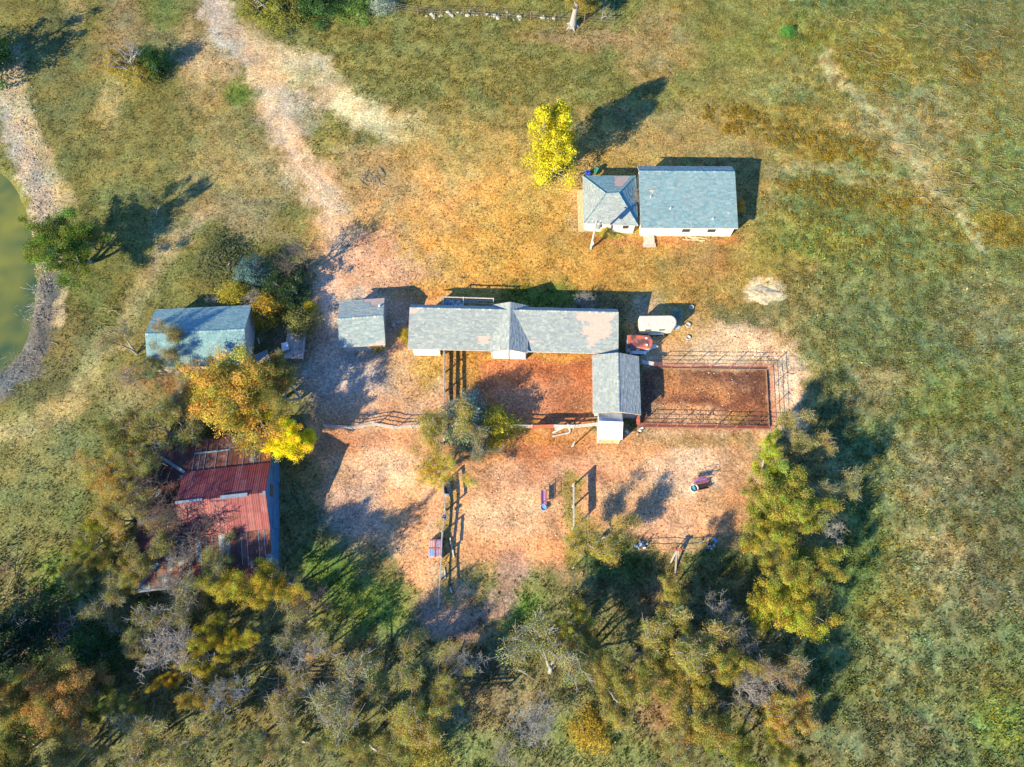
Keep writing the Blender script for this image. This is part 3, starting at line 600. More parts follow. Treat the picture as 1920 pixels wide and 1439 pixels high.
# cross gable, its front standing in the south wall with white doors
tt = H['t']; fo = H['o2']-.06; nn = H['n']; uu = 13.25; zr2 = 3.86; hw = 2.45; ze2 = 2.85
def dp(u, o_, z): q = H['A']+H['a']*(uu+u)+nn*o_; q.z = z; return q
A, B = dp(0, H['o1']+.25, zr2), dp(0, fo-.3, zr2); Aw, Bw = dp(-hw, H['o1']+.25, ze2), dp(-hw, fo-.3, ze2); Ae, Be = dp(hw, H['o1']+.25, ze2), dp(hw, fo-.3, ze2)
mb = MB(); slab(mb, A, B, Bw, Aw, .08); slab(mb, A, B, Be, Ae, .08); dr = mb.build('dormer_roof', M['deck'], tt, local=False)
shingles('shingles', dr, A, B, Bw, Aw, GREYS); shingles('shingles', dr, A, B, Be, Ae, GREYS)
mb = MB(); q = hw-.15; sct = lambda o_: [dp(-q, o_, -.05), dp(q, o_, -.05), dp(q, o_, ze2-.1), dp(0, o_, zr2-.14), dp(-q, o_, ze2-.1)]
mb.loft([sct(fo), sct(H['o1']-.1)]); mb.build('dormer_wall', M['white_paint'], tt, local=False)
for k in (-1.12, 1.12): beam('loft_door', tt, dp(k-1.0, fo-.04, 1.6), dp(k+1.0, fo-.04, 1.6), .06, 2.0, M['white_metal'])
for k in (0.0, -2.2, 2.2): beam('trim_board', tt, dp(k, fo-.05, .1), dp(k, fo-.05, 3.3 if k == 0 else 2.7), .12, .06, M['grey_wood'])
for k in (-1.12, 1.12): beam('door_brace', tt, dp(k-.9, fo-.085, .9), dp(k+.9, fo-.085, 2.5), .03, .12, M['shade_blue_metal'])
# --- farmhouse (saltbox) and the hip roofed house
H = gable_house('farmhouse', 'cream house with a long blue grey shingled roof beside the hip roofed house', 'house', (1198, 321), (1378, 322), 3.9, (1286, 312.5), 3.0, (1288, 428), 2.5, TEALS+GREYS[:2], M['cream'], .3, .35, patch([[(.93, .1), (.96, .1), (.96, .25), (.93, .25)]]), patch([[(.09, .34), (.13, .33), (.14, .39), (.1, .39)], [(.90, .73), (.935, .73), (.935, .79), (.90, .79)], [(.87, .57), (.89, .57), (.89, .6), (.87, .6)]]))
hh_ = on_south(H, 1.6, 1.05, .95, 2.0, 'door', M['white_paint'], .06, .03)
wd = on_south(H, 6.6, 1.55, 1.3, .9, 'window', M['white_paint'], .07, .02); 
o = beam('pane', None, (0, 0, 0), (1.1, 0, 0), .05, .7, M['glass']); o.parent = wd; o.location = (0, -.6, 0); o.scale = (.86, .5, .8)
wd = on_south(H, 10.2, 1.55, 1.3, .9, 'window', M['white_paint'], .07, .02)
o = beam('pane', None, (0, 0, 0), (1.1, 0, 0), .05, .7, M['glass']); o.parent = wd; o.location = (0, -.6, 0); o.scale = (.86, .5, .8)
for u, v in ((.11, .47), (.31, .67), (.74, .85)):
    p = H['A'].lerp(H['B'], u)+H['n']*(H['o2']*v); p.z = H['zr']-(H['zr']-H['z2'])*v
    beam('vent_pipe', H['t'], p-Vector((0, 0, .05)), p+Vector((0, 0, .38)), .13, .13, M['white_metal'], 'cyl')
p = H['A']+H['a']*1.6+H['n']*(H['o2']-.35); p.z = .14; mb = MB(); mb.box(p.x, p.y, .12, 1.5, 1.3, .26); mb.box(p.x, p.y-.95, .05, 1.8, .6, .14)
mb.build('doorstep', M['concrete'], H['t'], local=False)

# hip house
zz, za = 2.45, 3.85
NW, NE, SE, SW = P(1092.3, 330, zz), P(1191.7, 330, zz), P(1196.5, 423.8, zz), P(1094.4, 419, zz); RW, RE = P(1136, 363.3, za), P(1160, 362.3, za)
ctr = (NW+NE+SE+SW)/4
t = thing('hip_roof_house', 'small cream house under a grey hip roof behind the power pole', 'house', (ctr.x, ctr.y, 0))
mb = MB(); mb.face([SW, SE, RE, RW]); mb.face([SE, NE, RE]); mb.face([NE, NW, RW, RE]); mb.face([NW, SW, RW]); mb.face([NW-Vector((0, 0, .1)), NE-Vector((0, 0, .1)), SE-Vector((0, 0, .1)), SW-Vector((0, 0, .1))])
for p, q in ((SW, SE), (SE, NE), (NE, NW), (NW, SW)): mb.face([p-Vector((0, 0, .1)), q-Vector((0, 0, .1)), q, p])
roof = mb.build('roof', M['deck'], t, local=False)
shingles('shingles', roof, RW, RE, SE, SW, GREYS); shingles('shingles', roof, RE, RW, NW, NE, TEALS, patch([[(.10, .35), (.42, .35), (.42, .95), (.08, .95)]])); shingles('shingles', roof, RW+Vector((0, .02, 0)), RW, SW, NW, GREYS); shingles('shingles', roof, RE, RE+Vector((0, .02, 0)), NE, SE, TEALS)
mb = MB()
for p, q in ((RW, NW), (RW, SW), (RE, NE), (RE, SE), (RW, RE)):
    k = max(2, int((q-p).length/.4))
    for i in range(k):
        a_ = p.lerp(q, i/k)+Vector((0, 0, .06)); b_ = p.lerp(q, (i+.93)/k)+Vector((0, 0, .05)); mb.tube([a_, b_], .07, 6, rnd.choice(TEALS))
mb.build('ridge_cap', M['shingle'], roof, local=False)
ins = lambda p, k: Vector(((p.x-ctr.x)*k+ctr.x, (p.y-ctr.y)*k+ctr.y, 0))
mb = MB(); pl = [ins(p, .91) for p in (SW, SE, NE, NW)]; mb.prism([(p.x, p.y) for p in pl], -.1, zz-.1); mb.build('wall', M['cream'], t, local=False)
s0, s1 = ins(SW, .91), ins(SE, .91)
for u, w, h_, z_, nm, mt in ((.28, 1.0, .9, 1.5, 'window', 'white_paint'), (.62, .95, 2.0, 1.0, 'door', 'cream'), (.82, 1.0, .9, 1.5, 'window', 'white_paint')):
    p = s0.lerp(s1, u); p.z = z_; p.y -= .02; o = beam(nm, t, p-Vector((w/2, 0, 0)), p+Vector((w/2, 0, 0)), .07, h_, M[mt])
    if nm == 'window': q = beam('pane', None, (0, 0, 0), (1, 0, 0), .05, .7, M['glass']); q.parent = o; q.location = (0, -.6, 0); q.scale = (.84, .5, .8)
for i in range(5):
    x = P(1084+i*2.6, 395).x; pa, pb = P(1088, 358), P(1088, 436); 
    beam('porch_plank', t, Vector((x, pb.y, .22)), Vector((x, pa.y, .22)), .17, .08, M['tan_wood'])
beam('porch_beam', t, Vector((P(1084, 395).x, pa.y+.1, .12)), Vector((P(1096, 395).x, pa.y+.1, .12)), .1, .14, M['brown_wood'])

# --- small gable shed west of the stable
H = gable_house('hay_shed', 'small square shed with grey gable roof west of the long stable', 'shed', (632.8, 598.8), (719, 592.5), 3.5, (676, 563), 2.45, (680, 648.8), 2.35, TEALS[3:]+GREYS, M['grey_wood'], .3, .3, patch([[(.52, .80), (1, .84), (1, 1), (.52, 1)], [(.68, .62), (.98, .66), (.98, .84), (.68, .84)]]), patch([[(.60, .93), (.98, .9), (.98, 1), (.60, 1)]]))
p = H['B']+H['n']*(H['o1']*.55)-H['a']*.6; p.z = H['zr']-(H['zr']-H['z1'])*.55; beam('vent_pipe', H['t'], p, p+Vector((0, 0, .3)), .25, .25, M['white_metal'], 'cyl')
on_south(H, 4.6, 1.0, 1.6, 1.8, 'door', M['brown_wood'], .06, .02)
# --- blue roofed barn at left
H = gable_house('shingle_barn', 'blue grey shingled barn partly overhung by bare trees near the pond path', 'barn', (272, 626.8), (458.7, 618), 4.3, (369, 577.5), 2.7, (372, 687), 2.6, TEALS, M['grey_wood'], .3, .3, patch([[(.03, .5), (.09, .5), (.09, .62), (.03, .62)]]), None)
for u, w in ((5.0, 2.4), (7.6, 1.9)): on_south(H, u, 1.0, w, 1.9, 'barn_door', M['tan_wood'], .07, .03)
for u in (1.2, 3.0, 9.6, 10.4, 11.2): on_south(H, u, 1.0, .2, 2.0, 'wall_board', M['white_wood'], .08, .03)
# --- shed with the ridge running north-south
H = gable_house('open_shed', 'grey gabled shed standing between the stable and the red pipe pen', 'shed', (1161, 772.4), (1158.3, 661.4), 3.55, (1111.7, 720), 2.5, (1199.5, 722), 2.5, GREYS, M['grey_wood'], .35, .3)
p = P(1194, 776, 0); 
# --- white metal shed
zr_, ze_ = 2.95, 2.15
A, B, a, n, o1, o2 = gable_frame((1123, 792), (1168.3, 793.8), zr_, (1145, 774.5), ze_, (1145, 824.6), ze_)
mid = (A+B)/2+n*(o1+o2)/2; t = thing('metal_shed', 'small white metal shed south of the grey gabled shed', 'shed', (mid.x, mid.y, 0)); tt = t
mb = MB(); L_ = (B-A).length
w1, w2 = n*(o1-.12), n*(o2+.12)
def sec(p): return [Vector((p.x, p.y, -.05))+w1, Vector((p.x, p.y, -.05))+w2, Vector((p.x, p.y, ze_-.05))+w2, Vector((p.x, p.y, zr_-.06)), Vector((p.x, p.y, ze_-.05))+w1]
mb.loft([sec(A+a*.12), sec(B-a*.12)]); wall = mb.build('wall', M['tan_wood'], t, local=False)
np_ = 8
for side, o_ in ((1, o1), (2, o2)):
    for i in range(np_):
        u0, u1 = i/np_, (i+1)/np_; p0, p1 = A.lerp(B, u0), A.lerp(B, u1); q0, q1 = p0+n*o_, p1+n*o_; q0.z = q1.z = ze_
        mb = MB(); g = a*.004; slab(mb, p0+g, p1-g, q1-g, q0+g, .025)
        up = Vector((0, 0, .02))
        for f in (.15, .5, .85) if side == 1 else (.5,):
            r0, r1 = p0.lerp(p1, f)+up, q0.lerp(q1, f)+up; mb.tube([r0, r1], .028 if side == 1 else .012, 4)
        o = mb.build('roof_panel', M['galv'] if side == 1 else M['white_metal'], t, local=False)
beam('ridge_cap', t, A+Vector((0, 0, .05)), B+Vector((0, 0, .05)), .3, .04, M['white_metal'])
wl = A+a*.10
for i in range(12):
    f = (i+.5)/12; p = wl+n*(o2+.12+(o1-o2-.24)*f); z = ze_+(zr_-ze_)*(1-abs(f*(o1-o2)+o2)/max(o1, -o2))-.12
    beam('siding_strip', t, Vector((p.x, p.y, .02)), Vector((p.x, p.y, z)), .12, .04, M['galv'] if i % 2 else M['white_metal'])
beam('kick_board', t, Vector((*(A+a*.3+n*(o2+.08)).xy, .35)), Vector((*(B-a*1.0+n*(o2+.08)).xy, .35)), .05, .6, M['tan_wood'])
for k in (.2, L_-.25): beam('corner_post', t, Vector((*(A+a*k+n*(o2+.07)).xy, 0)), Vector((*(A+a*k+n*(o2+.07)).xy, ze_)), .1, .1, M['white_wood'])

# --- red barn with wrap-around lean-to
zr_, ze_, zl0, zl1 = 5.4, 3.7, 3.5, 2.35
A, B, a, n, o1, o2 = gable_frame((329, 943), (498, 924), zr_, (423, 877), ze_, (424, 1001), ze_)
mid = (A+B)/2; t = thing('red_barn', 'old barn with red sheet metal roof and rusty lean-to among the trees', 'barn', (mid.x, mid.y, 0))
L_ = (B-A).length
def rp(o_, z, u): q = A+a*u+n*o_; q.z = z; return q
mb = MB(); pts = [(o1-.15, -.05), (o2+.15, -.05), (o2+.15, ze_-.08), (0, zr_-.08), (o1-.15, ze_-.08)]
mb.loft([[rp(o, z, .15) for o, z in pts], [rp(o, z, L_-.22) for o, z in pts]]); mb.build('wall', M['grey_wood'], t, local=False)
# east gable cladding: upright blue grey sheets, their blue deepened for sky-lit shade
ko = 12; lw = P(255, 1020, zl1); Wd = -(lw-A).dot(a); o3 = (P(430, 818, zl1)-A).dot(n); o4 = (P(409, 1094, zl1)-A).dot(n)
def roofz(o_):
    if o_ >= o1: return zl0-(zl0-zl1)*(o_-o1)/(o3-o1)
    if o_ <= o2: return zl0-(zl0-zl1)*(o2-o_)/(o2-o4)
    return zr_-(zr_-ze_)*(o_/o1 if o_ > 0 else o_/o2)
ns = 22; lo, hi = o4+.12, o3-.12
for i in range(ns):
    q0, q1 = lo+(hi-lo)*i/ns, lo+(hi-lo)*(i+1)/ns; mb = MB(); x0, x1 = L_-.20, L_-.14-(.02 if i % 2 else 0)
    ztop0, ztop1 = roofz(q0+.001)-.1, roofz(q1-.001)-.1
    bot = [rp(q0, -.05, x0), rp(q0, -.05, x1), rp(q1, -.05, x1), rp(q1, -.05, x0)]; top = [rp(q0, ztop0, x0), rp(q0, ztop0, x1), rp(q1, ztop1, x1), rp(q1, ztop1, x0)]
    mb.hexa(bot[::-1], top[::-1]); mb.build('wall_sheet', M['shade_blue_metal'], t, local=False)
p = rp(.6, 2.6, L_-.10); beam('loft_window', t, rp(.1, 2.9, L_-.10), rp(1.5, 2.9, L_-.10), .06, 1.0, M['dark_wood'])
for k in (-2.4, 3.4): beam('barn_door', t, rp(k-1.2, 1.2, L_-.10), rp(k+1.2, 1.2, L_-.10), .06, 2.4, M['shade_blue_metal'])
# main roof panels
REDS = [(.25, .055, .055), (.215, .048, .05), (.285, .075, .07), (.235, .055, .058), (.265, .085, .08)]
mb = MB(); slab(mb, rp(0, zr_-.03, 0), rp(0, zr_-.03, L_), rp(o1, ze_-.03, L_), rp(o1, ze_-.03, 0), .05); slab(mb, rp(0, zr_-.03, 0), rp(0, zr_-.03, L_), rp(o2, ze_-.03, L_), rp(o2, ze_-.03, 0), .05)
roof = mb.build('roof', M['brown_wood'], t, local=False)
def sheet_panels(quad, nu, nv, mat, cols, name='roof_panel', rib=.03, ribs=3, parent=None, miss=0):
    A_, B_, C_, D_ = quad
    for i in range(nu):
        for j in range(nv):
            if rnd.random() < miss: continue
            u0, u1 = i/nu+.002, (i+1)/nu-.002; v0, v1 = j/nv, (j+1)/nv+(.01 if j < nv-1 else 0)
            f = lambda u, v: A_.lerp(B_, u).lerp(D_.lerp(C_, u), v)
            lift = Vector((0, 0, .012*(nv-j)+rnd.uniform(.0, .012))); mb = MB(); q = [f(u0, v0), f(u1, v0), f(u1, v1), f(u0, v1)]
            slab(mb, *[p+lift for p in q], .012)
            for r in range(ribs):
                uu = u0+(u1-u0)*(r+.5)/ribs; mb.tube([f(uu, v0)+lift, f(uu, v1)+lift], rib, 4)
            c = rnd.choice(cols); k = rnd.uniform(.9, 1.12); mb.c = [(c[0]*k, c[1]*k, c[2]*k)]*len(mb.f)
            o = mb.build(name, mat, t, local=False)
            if parent is not None: o.parent = parent
sheet_panels((rp(0, zr_, 0), rp(0, zr_, L_), rp(o1, ze_, L_), rp(o1, ze_, 0)), 13, 2, M['red_metal'], [tuple(x*.9 for x in c) for c in REDS], parent=roof)
sheet_panels((rp(0, zr_, 0), rp(0, zr_, L_), rp(o2, ze_, L_), rp(o2, ze_, 0)), 13, 2, M['red_metal'], REDS, parent=roof)
for u0, u1, w in ((0, .30, .28), (.50, .80, .42), (.97, 1.0, .42)): beam('ridge_cap', t, A.lerp(B, u0)+Vector((0, 0, .08)), A.lerp(B, u1)+Vector((0, 0, .08)), w, .07, M['flash'])
# lean-to roofs: north, west, south with hips
RUST = [(.19, .07, .05), (.15, .065, .05), (.22, .085, .06), (.16, .075, .06), (.12, .07, .06)]
mb = MB()
qn = (rp(o1, zl0, 0), rp(o1, zl0, L_-.1), rp(o3, zl1, L_-.1), rp(o3, zl1, -Wd)); qs = (rp(o2, zl0, 0), rp(o2, zl0, L_-.1), rp(o4, zl1, L_-.1), rp(o4, zl1, -Wd)); qw = (rp(o2, zl0, 0), rp(o1, zl0, 0), rp(o3, zl1, -Wd), rp(o4, zl1, -Wd))
for q in (qn, qs, qw): slab(mb, *[p-Vector((0, 0, .03)) for p in q], .05)
lr = mb.build('lean_to_roof', M['brown_wood'], t, local=False)
def lean_sheet(corners, cols, lift):
    mb = MB(); up = Vector((0, 0, lift)); slab(mb, *[c+up for c in corners], .012)
    mb.tube([corners[1]+up, corners[2]+up], .03, 4); c = rnd.choice(cols); k = rnd.uniform(.8, 1.15); mb.c = [(c[0]*k, c[1]*k, c[2]*k)]*len(mb.f)
    mb.build('lean_to_panel', M['rust_metal'], lr, local=False)
nsh = 24; us = np.linspace(-Wd, L_-.1, nsh+1)
def hipf(u): return max(0.0, -u/Wd)
for oa, ob, cols in ((o1, o3, RUST), (o2, o4, RUST+[(.24, .27, .28)])):
    for i in range(nsh):
        u0, u1 = us[i]+.01, us[i+1]-.01; f0, f1 = hipf(u0), hipf(u1)
        tp = lambda u, f: rp(oa+(ob-oa)*f, zl0-(zl0-zl1)*f, u)
        for v0, v1, lf in ((0, .52, .03), (.5, 1, .015)):
            g0, g1 = f0+(1-f0)*v0, f1+(1-f1)*v0; e0, e1 = f0+(1-f0)*v1, f1+(1-f1)*v1
            if u1 < 0 and rnd.random() < .06: continue
            lean_sheet([tp(u0, g0), tp(u1, g1), tp(u1, e1), tp(u0, e0)], cols, lf+rnd.uniform(0, .01))
        if u0 > 0 and rnd.random() < .6: beam('seam_batten', t, tp(us[i], f0)+Vector((0, 0, .07)), tp(us[i], rnd.uniform(.5, 1))+Vector((0, 0, .07)), .07, .025, M['flash'])
os_ = np.linspace(o4, o3, 19)
def whip(o_): return 0.0 if o2 <= o_ <= o1 else ((o_-o1)/(o3-o1) if o_ > o1 else (o2-o_)/(o2-o4))
for i in range(18):
    q0, q1 = os_[i]+.01, os_[i+1]-.01; f0, f1 = whip(q0), whip(q1); tp = lambda o_, f: rp(o_, zl0-(zl0-zl1)*f, -Wd*f)
    for v0, v1, lf in ((0, .52, .03), (.5, 1, .015)):
        if rnd.random() < .06: continue
        lean_sheet([tp(q0, f0+(1-f0)*v0), tp(q1, f1+(1-f1)*v0), tp(q1, f1+(1-f1)*v1), tp(q0, f0+(1-f0)*v1)], [tuple(x*.75 for x in c) for c in RUST]+[(.15, .17, .18), (.10, .09, .09)], lf+rnd.uniform(0, .01))
for q, v, u0, u1 in ((qn, .55, .30, .62), (qs, .52, .40, .62), (qs, .98, .05, .55)):
    p0, p1 = q[0].lerp(q[3], v), q[1].lerp(q[2], v)
    beam('cross_strip', t, p0.lerp(p1, u0)+Vector((0, 0, .1)), p0.lerp(p1, u1)+Vector((0, 0, .1)), .2, .03, M['flash'])
beam('hip_flashing', t, rp(o1, zl0+.09, 0), rp(o3, zl1+.09, -Wd).lerp(rp(o1, zl0+.09, 0), .25), .36, .04, M['flash']); beam('hip_flashing', t, rp(o2, zl0+.09, 0).lerp(rp(o4, zl1+.09, -Wd), .45), rp(o4, zl1+.09, -Wd), .4, .04, M['shade_blue_metal'])
for u in np.linspace(-Wd+.2, L_-.5, 7):
    for o_ in (o3-.15, o4+.15): beam('post', t, rp(o_, -.05, u), rp(o_, zl1-.12, u), .16, .16, M['grey_wood'])
for o_ in np.linspace(o4+2, o3-2, 4): beam('post', t, rp(o_, -.05, -Wd+.2), rp(o_, zl1-.12, -Wd+.2), .16, .16, M['grey_wood'])

# ------------------------------------------------------------------ fences and pens
def fence(name, label, pts, zs, rail, mat, post_h, post=.14, spacing=2.5, shape='box', pmat=None, cat='fence', skip=(), jit=0.0, posts=True, railnames='rail'):
    W = [G(*q) for q in pts]; t = thing(name, label, cat, W[0])
    pmat = pmat or mat; k = 0
    for a_, b_ in zip(W[:-1], W[1:]):
        n_ = max(1, int(round((b_-a_).length/spacing)))
        ps = [a_.lerp(b_, i/n_) for i in range(n_+1)]
        for i, p in enumerate(ps):
            if posts and (i < n_ or b_ is W[-1]): beam('post', t, p-Vector((0, 0, .2)), p+Vector((rnd.uniform(-jit, jit), rnd.uniform(-jit, jit), post_h*rnd.uniform(1-jit*.5, 1))), post, post, pmat, 'cyl' if shape == 'cyl' else 'box')
        for i in range(n_):
            for j, z in enumerate(zs):
                if (k, j) in skip: continue
                p, q = ps[i]+Vector((0, 0, z+rnd.uniform(-jit, jit)*.6)), ps[i+1]+Vector((0, 0, z+rnd.uniform(-jit, jit)*.6))
                beam(railnames, t, p, q, rail[0], rail[1], mat, shape)
            k += 1
    return t
pen = fence('pipe_pen', 'red pipe rail pen around the dark churned dirt', [(1222, 690), (1440, 693), (1447, 808), (1194, 801)], (.55, .95, 1.4, 1.85), (.055, .055), M['red_pipe'], 1.95, .09, 2.6, 'cyl', cat='pen')
for p, q in (((1235, 691), (1436, 694)), ((1436, 696), (1442, 803)), ((1205, 802), (1442, 805))):
    a_, b_ = G(*p), G(*q); n_ = int((b_-a_).length/2.6)
    for i in range(n_): beam('kick_board', pen, a_.lerp(b_, i/n_)+Vector((0, 0, .16)), a_.lerp(b_, (i+.98)/n_)+Vector((0, 0, .16)), .05, .28, M['brown_wood'])
beam('gate_board', pen, G(1193, 776)+Vector((0, 0, 1.2)), G(1194, 801)+Vector((0, 0, 1.2)), .45, .08, M['red_wood']); beam('wing_board', pen, G(1200, 686)+Vector((0, 0, 1.5)), G(1222, 690)+Vector((0, 0, 1.5)), .5, .06, M['white_wood'])
fence('corral_panels', 'white painted corral panels set in a zigzag beside the driveway', [(612, 803), (661, 806), (703, 799), (740, 806), (772, 803)], (.4, .75, 1.1, 1.5), (.05, .08), M['white_wood'], 1.6, .09, 3.2, cat='fence')
fence('pen_fence', 'whitewashed plank fence passing under the yellow shrub to the metal shed', [(772, 803), (835, 804), (905, 804), (965, 803), (998, 804)], (.5, 1.0, 1.45), (.05, .13), M['white_wood'], 1.55, .14, 2.4, jit=.04)
t = fence('board_fence', 'patched fence of red and white boards ending at the metal shed', [(998, 804), (1036, 803)], (.3, .6, .9, 1.2, 1.45), (.06, .26), M['red_wood'], 1.5, .14, 2.4, jit=.02)
for a_, b_ in (((1036, 803), (1075, 804)), ((1075, 804), (1118, 799))):
    for z in (.3, .75, 1.2, 1.45): beam('rail', t, G(*a_, z), G(*b_, z+.04), .06, .22, M['white_wood'])
    beam('post', t, G(*b_, -.1), G(*b_, 1.6), .15, .15, M['grey_wood'])
t = thing('leaning_planks', 'loose pale planks leaning and lying beside the patched board fence', 'planks', G(1050, 810))
for a_, b_ in (((1036, 812, .05), (1067, 800, .9)), ((1035, 819, .08), (1068, 812, .08)), ((1063, 797, .9), (1069, 811, .05)), ((1040, 806, .3), (1072, 801, 1.1))): beam('plank', t, G(*a_), G(*b_), .2, .05, M['white_wood'])
fence('stable_fence', 'pale wide board fence running south from the stable to the trees', [(834, 664), (834, 772)], (.55, 1.15, 1.7), (.06, .32), M['white_wood'], 1.9, .16, 2.4, pmat=M['grey_wood'])
fence('paddock_fence', 'weathered rail fence beside the oval water trough', [(832, 906), (836, 958), (831, 1000), (829, 1045)], (.5, 1.05, 1.6), (.06, .24), M['grey_wood'], 1.75, .15, 2.6, jit=.06, skip=((1, 2), (4, 0)))
fence('broken_fence', 'broken grey rails below the coloured crate feeder', [(829, 1046), (826, 1088), (824, 1140)], (.7, 1.4), (.06, .20), M['grey_wood'], 1.6, .15, 2.4, jit=.10, skip=((2, 1), (3, 0)))
t = thing('fallen_rails', 'loose fence rails lying in the grass by the paddock fence', 'planks', G(846, 1030))
for a_, b_ in (((844, 1009, .1), (851, 1046, .12)), ((833, 1066, .1), (835, 1085, .1)), ((844, 1101, .1), (847, 1112, .1)), ((825, 1090, .4), (830, 1076, .1))): beam('rail', t, G(*a_), G(*b_), .16, .06, M['white_wood'])
t = fence('gate_fence', 'two board fence rising from the grass east of the red feeder', [(1073, 913), (1073, 992)], (1.55, 1.85), (.05, .28), M['white_wood'], 1.95, .15, 2.7, pmat=M['grey_wood'])
beam('top_plank', t, G(1073, 912, 2.0), G(1073, 992, 2.0), .2, .05, M['grey_wood'])
t = fence('wire_fence', 'single strand wire fence south of the two board fence', [(1073, 994), (1074, 1066), (1075, 1115)], (1.2, 1.5), (.035, .035), M['wire'], 1.6, .12, 5.5, 'cyl', pmat=M['grey_wood'])
fence('yard_wire_fence', 'thin rail fence crossing the foot of the eastern yard', [(1196, 1032), (1262, 1033), (1330, 1028), (1412, 1024)], (.6, 1.1), (.06, .06), M['brown_wood'], 1.5, .13, 4.5, 'cyl', jit=.06)
fence('wood_fence', 'old dark rail fence half hidden in the bottom woods', [(530, 1245), (528, 1300), (560, 1270), (630, 1268)], (.5, .9, 1.3), (.05, .14), M['dark_wood'], 1.4, .13, 2.6, jit=.06)
fence('plank_fence', 'dark plank fence under the leafless grey tree at the bottom clearing', [(845, 1290), (900, 1294), (950, 1290)], (.4, .8, 1.2), (.05, .16), M['dark_wood'], 1.4, .13, 2.4, jit=.06)
fence('boundary_fence', 'wire boundary fence with rusty posts along the top edge', [(640, 8), (700, 14), (784, 28), (870, 30), (950, 35), (1040, 42), (1150, 48)], (.4, .8, 1.2, 1.55), (.045, .045), M['wire'], 1.75, .12, 4.0, 'cyl', pmat=M['brown_wood'])
t = thing('pasture_gate', 'dark green pipe gate at the end of the top boundary fence', 'gate', G(1148, 40))
ga, gb = G(1148, 40), G(1152, -6)
for z in (.35, .65, .95, 1.25, 1.55): beam('rail', t, ga+Vector((0, 0, z)), gb+Vector((0, 0, z)), .05, .05, M['green_plastic'], 'cyl')
for f in (0, .5, 1): beam('upright', t, ga.lerp(gb, f)+Vector((0, 0, .1)), ga.lerp(gb, f)+Vector((0, 0, 1.7)), .09, .09, M['green_plastic'], 'cyl')
# white pipe corral behind the stable
t = thing('rail_frame', 'white rail pen against the back of the stable holding bluish scrap', 'pen', G(880, 575))
c0, c1, c2 = G(834, 572), G(871, 573), G(926, 575); bk = Vector((0, -2.0, 0))
for p, q in ((c0, c1), (c1, c2)):
    for z in (.8, 1.6, 2.4): beam('rail', t, p+Vector((0, 0, z)), q+Vector((0, 0, z)), .09, .14, M['white_wood'])
for p in (c0, c1, c2):
    beam('post', t, p-Vector((0, 0, .1)), p+Vector((0, 0, 2.5)), .13, .13, M['white_wood'])
    for z in (1.6, 2.4): beam('rail', t, p+Vector((0, 0, z)), p+bk+Vector((0, 0, z)), .07, .10, M['white_wood'])
for i in range(3): beam('panel_bar', t, c0+Vector((.35+.35*i, 0, .9)), c0+bk+Vector((.35+.35*i, 0, .9)), .12, .9, M['light_blue'])
for i, (x, y) in enumerate(((850, 574), (856, 577), (860, 571), (865, 576), (847, 569))):
    p = G(x, y); mb = MB(); mb.cyl(0, 0, 0, .55, .28, 10, .30); o = mb.build('bucket', M['white_metal'] if i % 2 else M['galv']); o.location = p
    tag(o, ['dented pale bucket nearest the frame corner behind the stable', 'galvanised bucket in the middle of the scrap behind the stable', 'pale bucket farthest from the stable in its scrap pen', 'galvanised bucket at the open side of the scrap pen', 'pale bucket beside the blue bars behind the stable'][[0, 1, 2, 3, 4][i]], 'bucket', 'buckets behind the stable')
# salvage: posts, boards
t = thing('leaning_post', 'lone post casting a long shadow beside the metal shed', 'post', G(1075, 836)); beam('post', t, G(1075, 836, -.2), G(1075, 836, 1.9), .2, .2, M['grey_wood'], 'cyl'); beam('brace', t, G(1072, 838), G(1075, 836, .9), .1, .08, M['white_wood'])
t = thing('sawhorse', 'grey leaning boards forming an A frame in the southern wood', 'frame', G(1266, 1046))
for a_, b_ in (((1257, 1056, .05), (1265, 1034, 1.2)), ((1270, 1057, .05), (1268, 1034, 1.2)), ((1266, 1075, 0), (1266, 1036, 1.0))): beam('board', t, G(*a_), G(*b_), .2, .06, M['bark'])
beam('cap_board', t, G(1260, 1033, 1.25), G(1273, 1033, 1.25), .3, .07, M['red_wood'])
t = thing('lumber_pile', 'loose lumber scattered against the south wall of the farmhouse', 'lumber', G(1292, 448))
for a_, b_ in (((1270, 437), (1310, 450)), ((1280, 450), (1322, 452)), ((1283, 441), (1290, 452)), ((1288, 444), (1318, 454)), ((1300, 446), (1326, 449))): beam('board', t, G(*a_, .08+rnd.uniform(0, .15)), G(*b_, .08), .18, .06, M['tan_wood'])
# power pole
b_ = G(1108, 466); t = thing('power_pole', 'grey power pole with transformer in front of the hip roofed house', 'pole', b_)
mb = MB(); mb.tube([(0, 0, -.3), (0, 0, 3.5), (0, 0, 7.2)], [.17, .15, .12], 10); mb.build('pole', M['grey_wood'], t)
mb = MB(); mb.cyl(.42, .1, 5.3, 6.4, .34, 14); mb.cyl(.42, .1, 6.4, 6.55, .34, 14, .12); mb.build('transformer', M['steel'], t)
mb = MB(); mb.box(.2, .05, 5.9, .4, .1, .12); mb.box(0, 0, 6.8, 1.1, .1, .12); mb.build('bracket', M['steel'], t)
for x in (-.5, .5): mb = MB(); mb.cyl(x, 0, 6.86, 7.08, .06, 8); mb.build('insulator', M['white_metal'], t)
mb = MB(); mb.box(0, -.2, 1.7, .3, .2, .6); mb.build('meter_box', M['white_metal'], t)

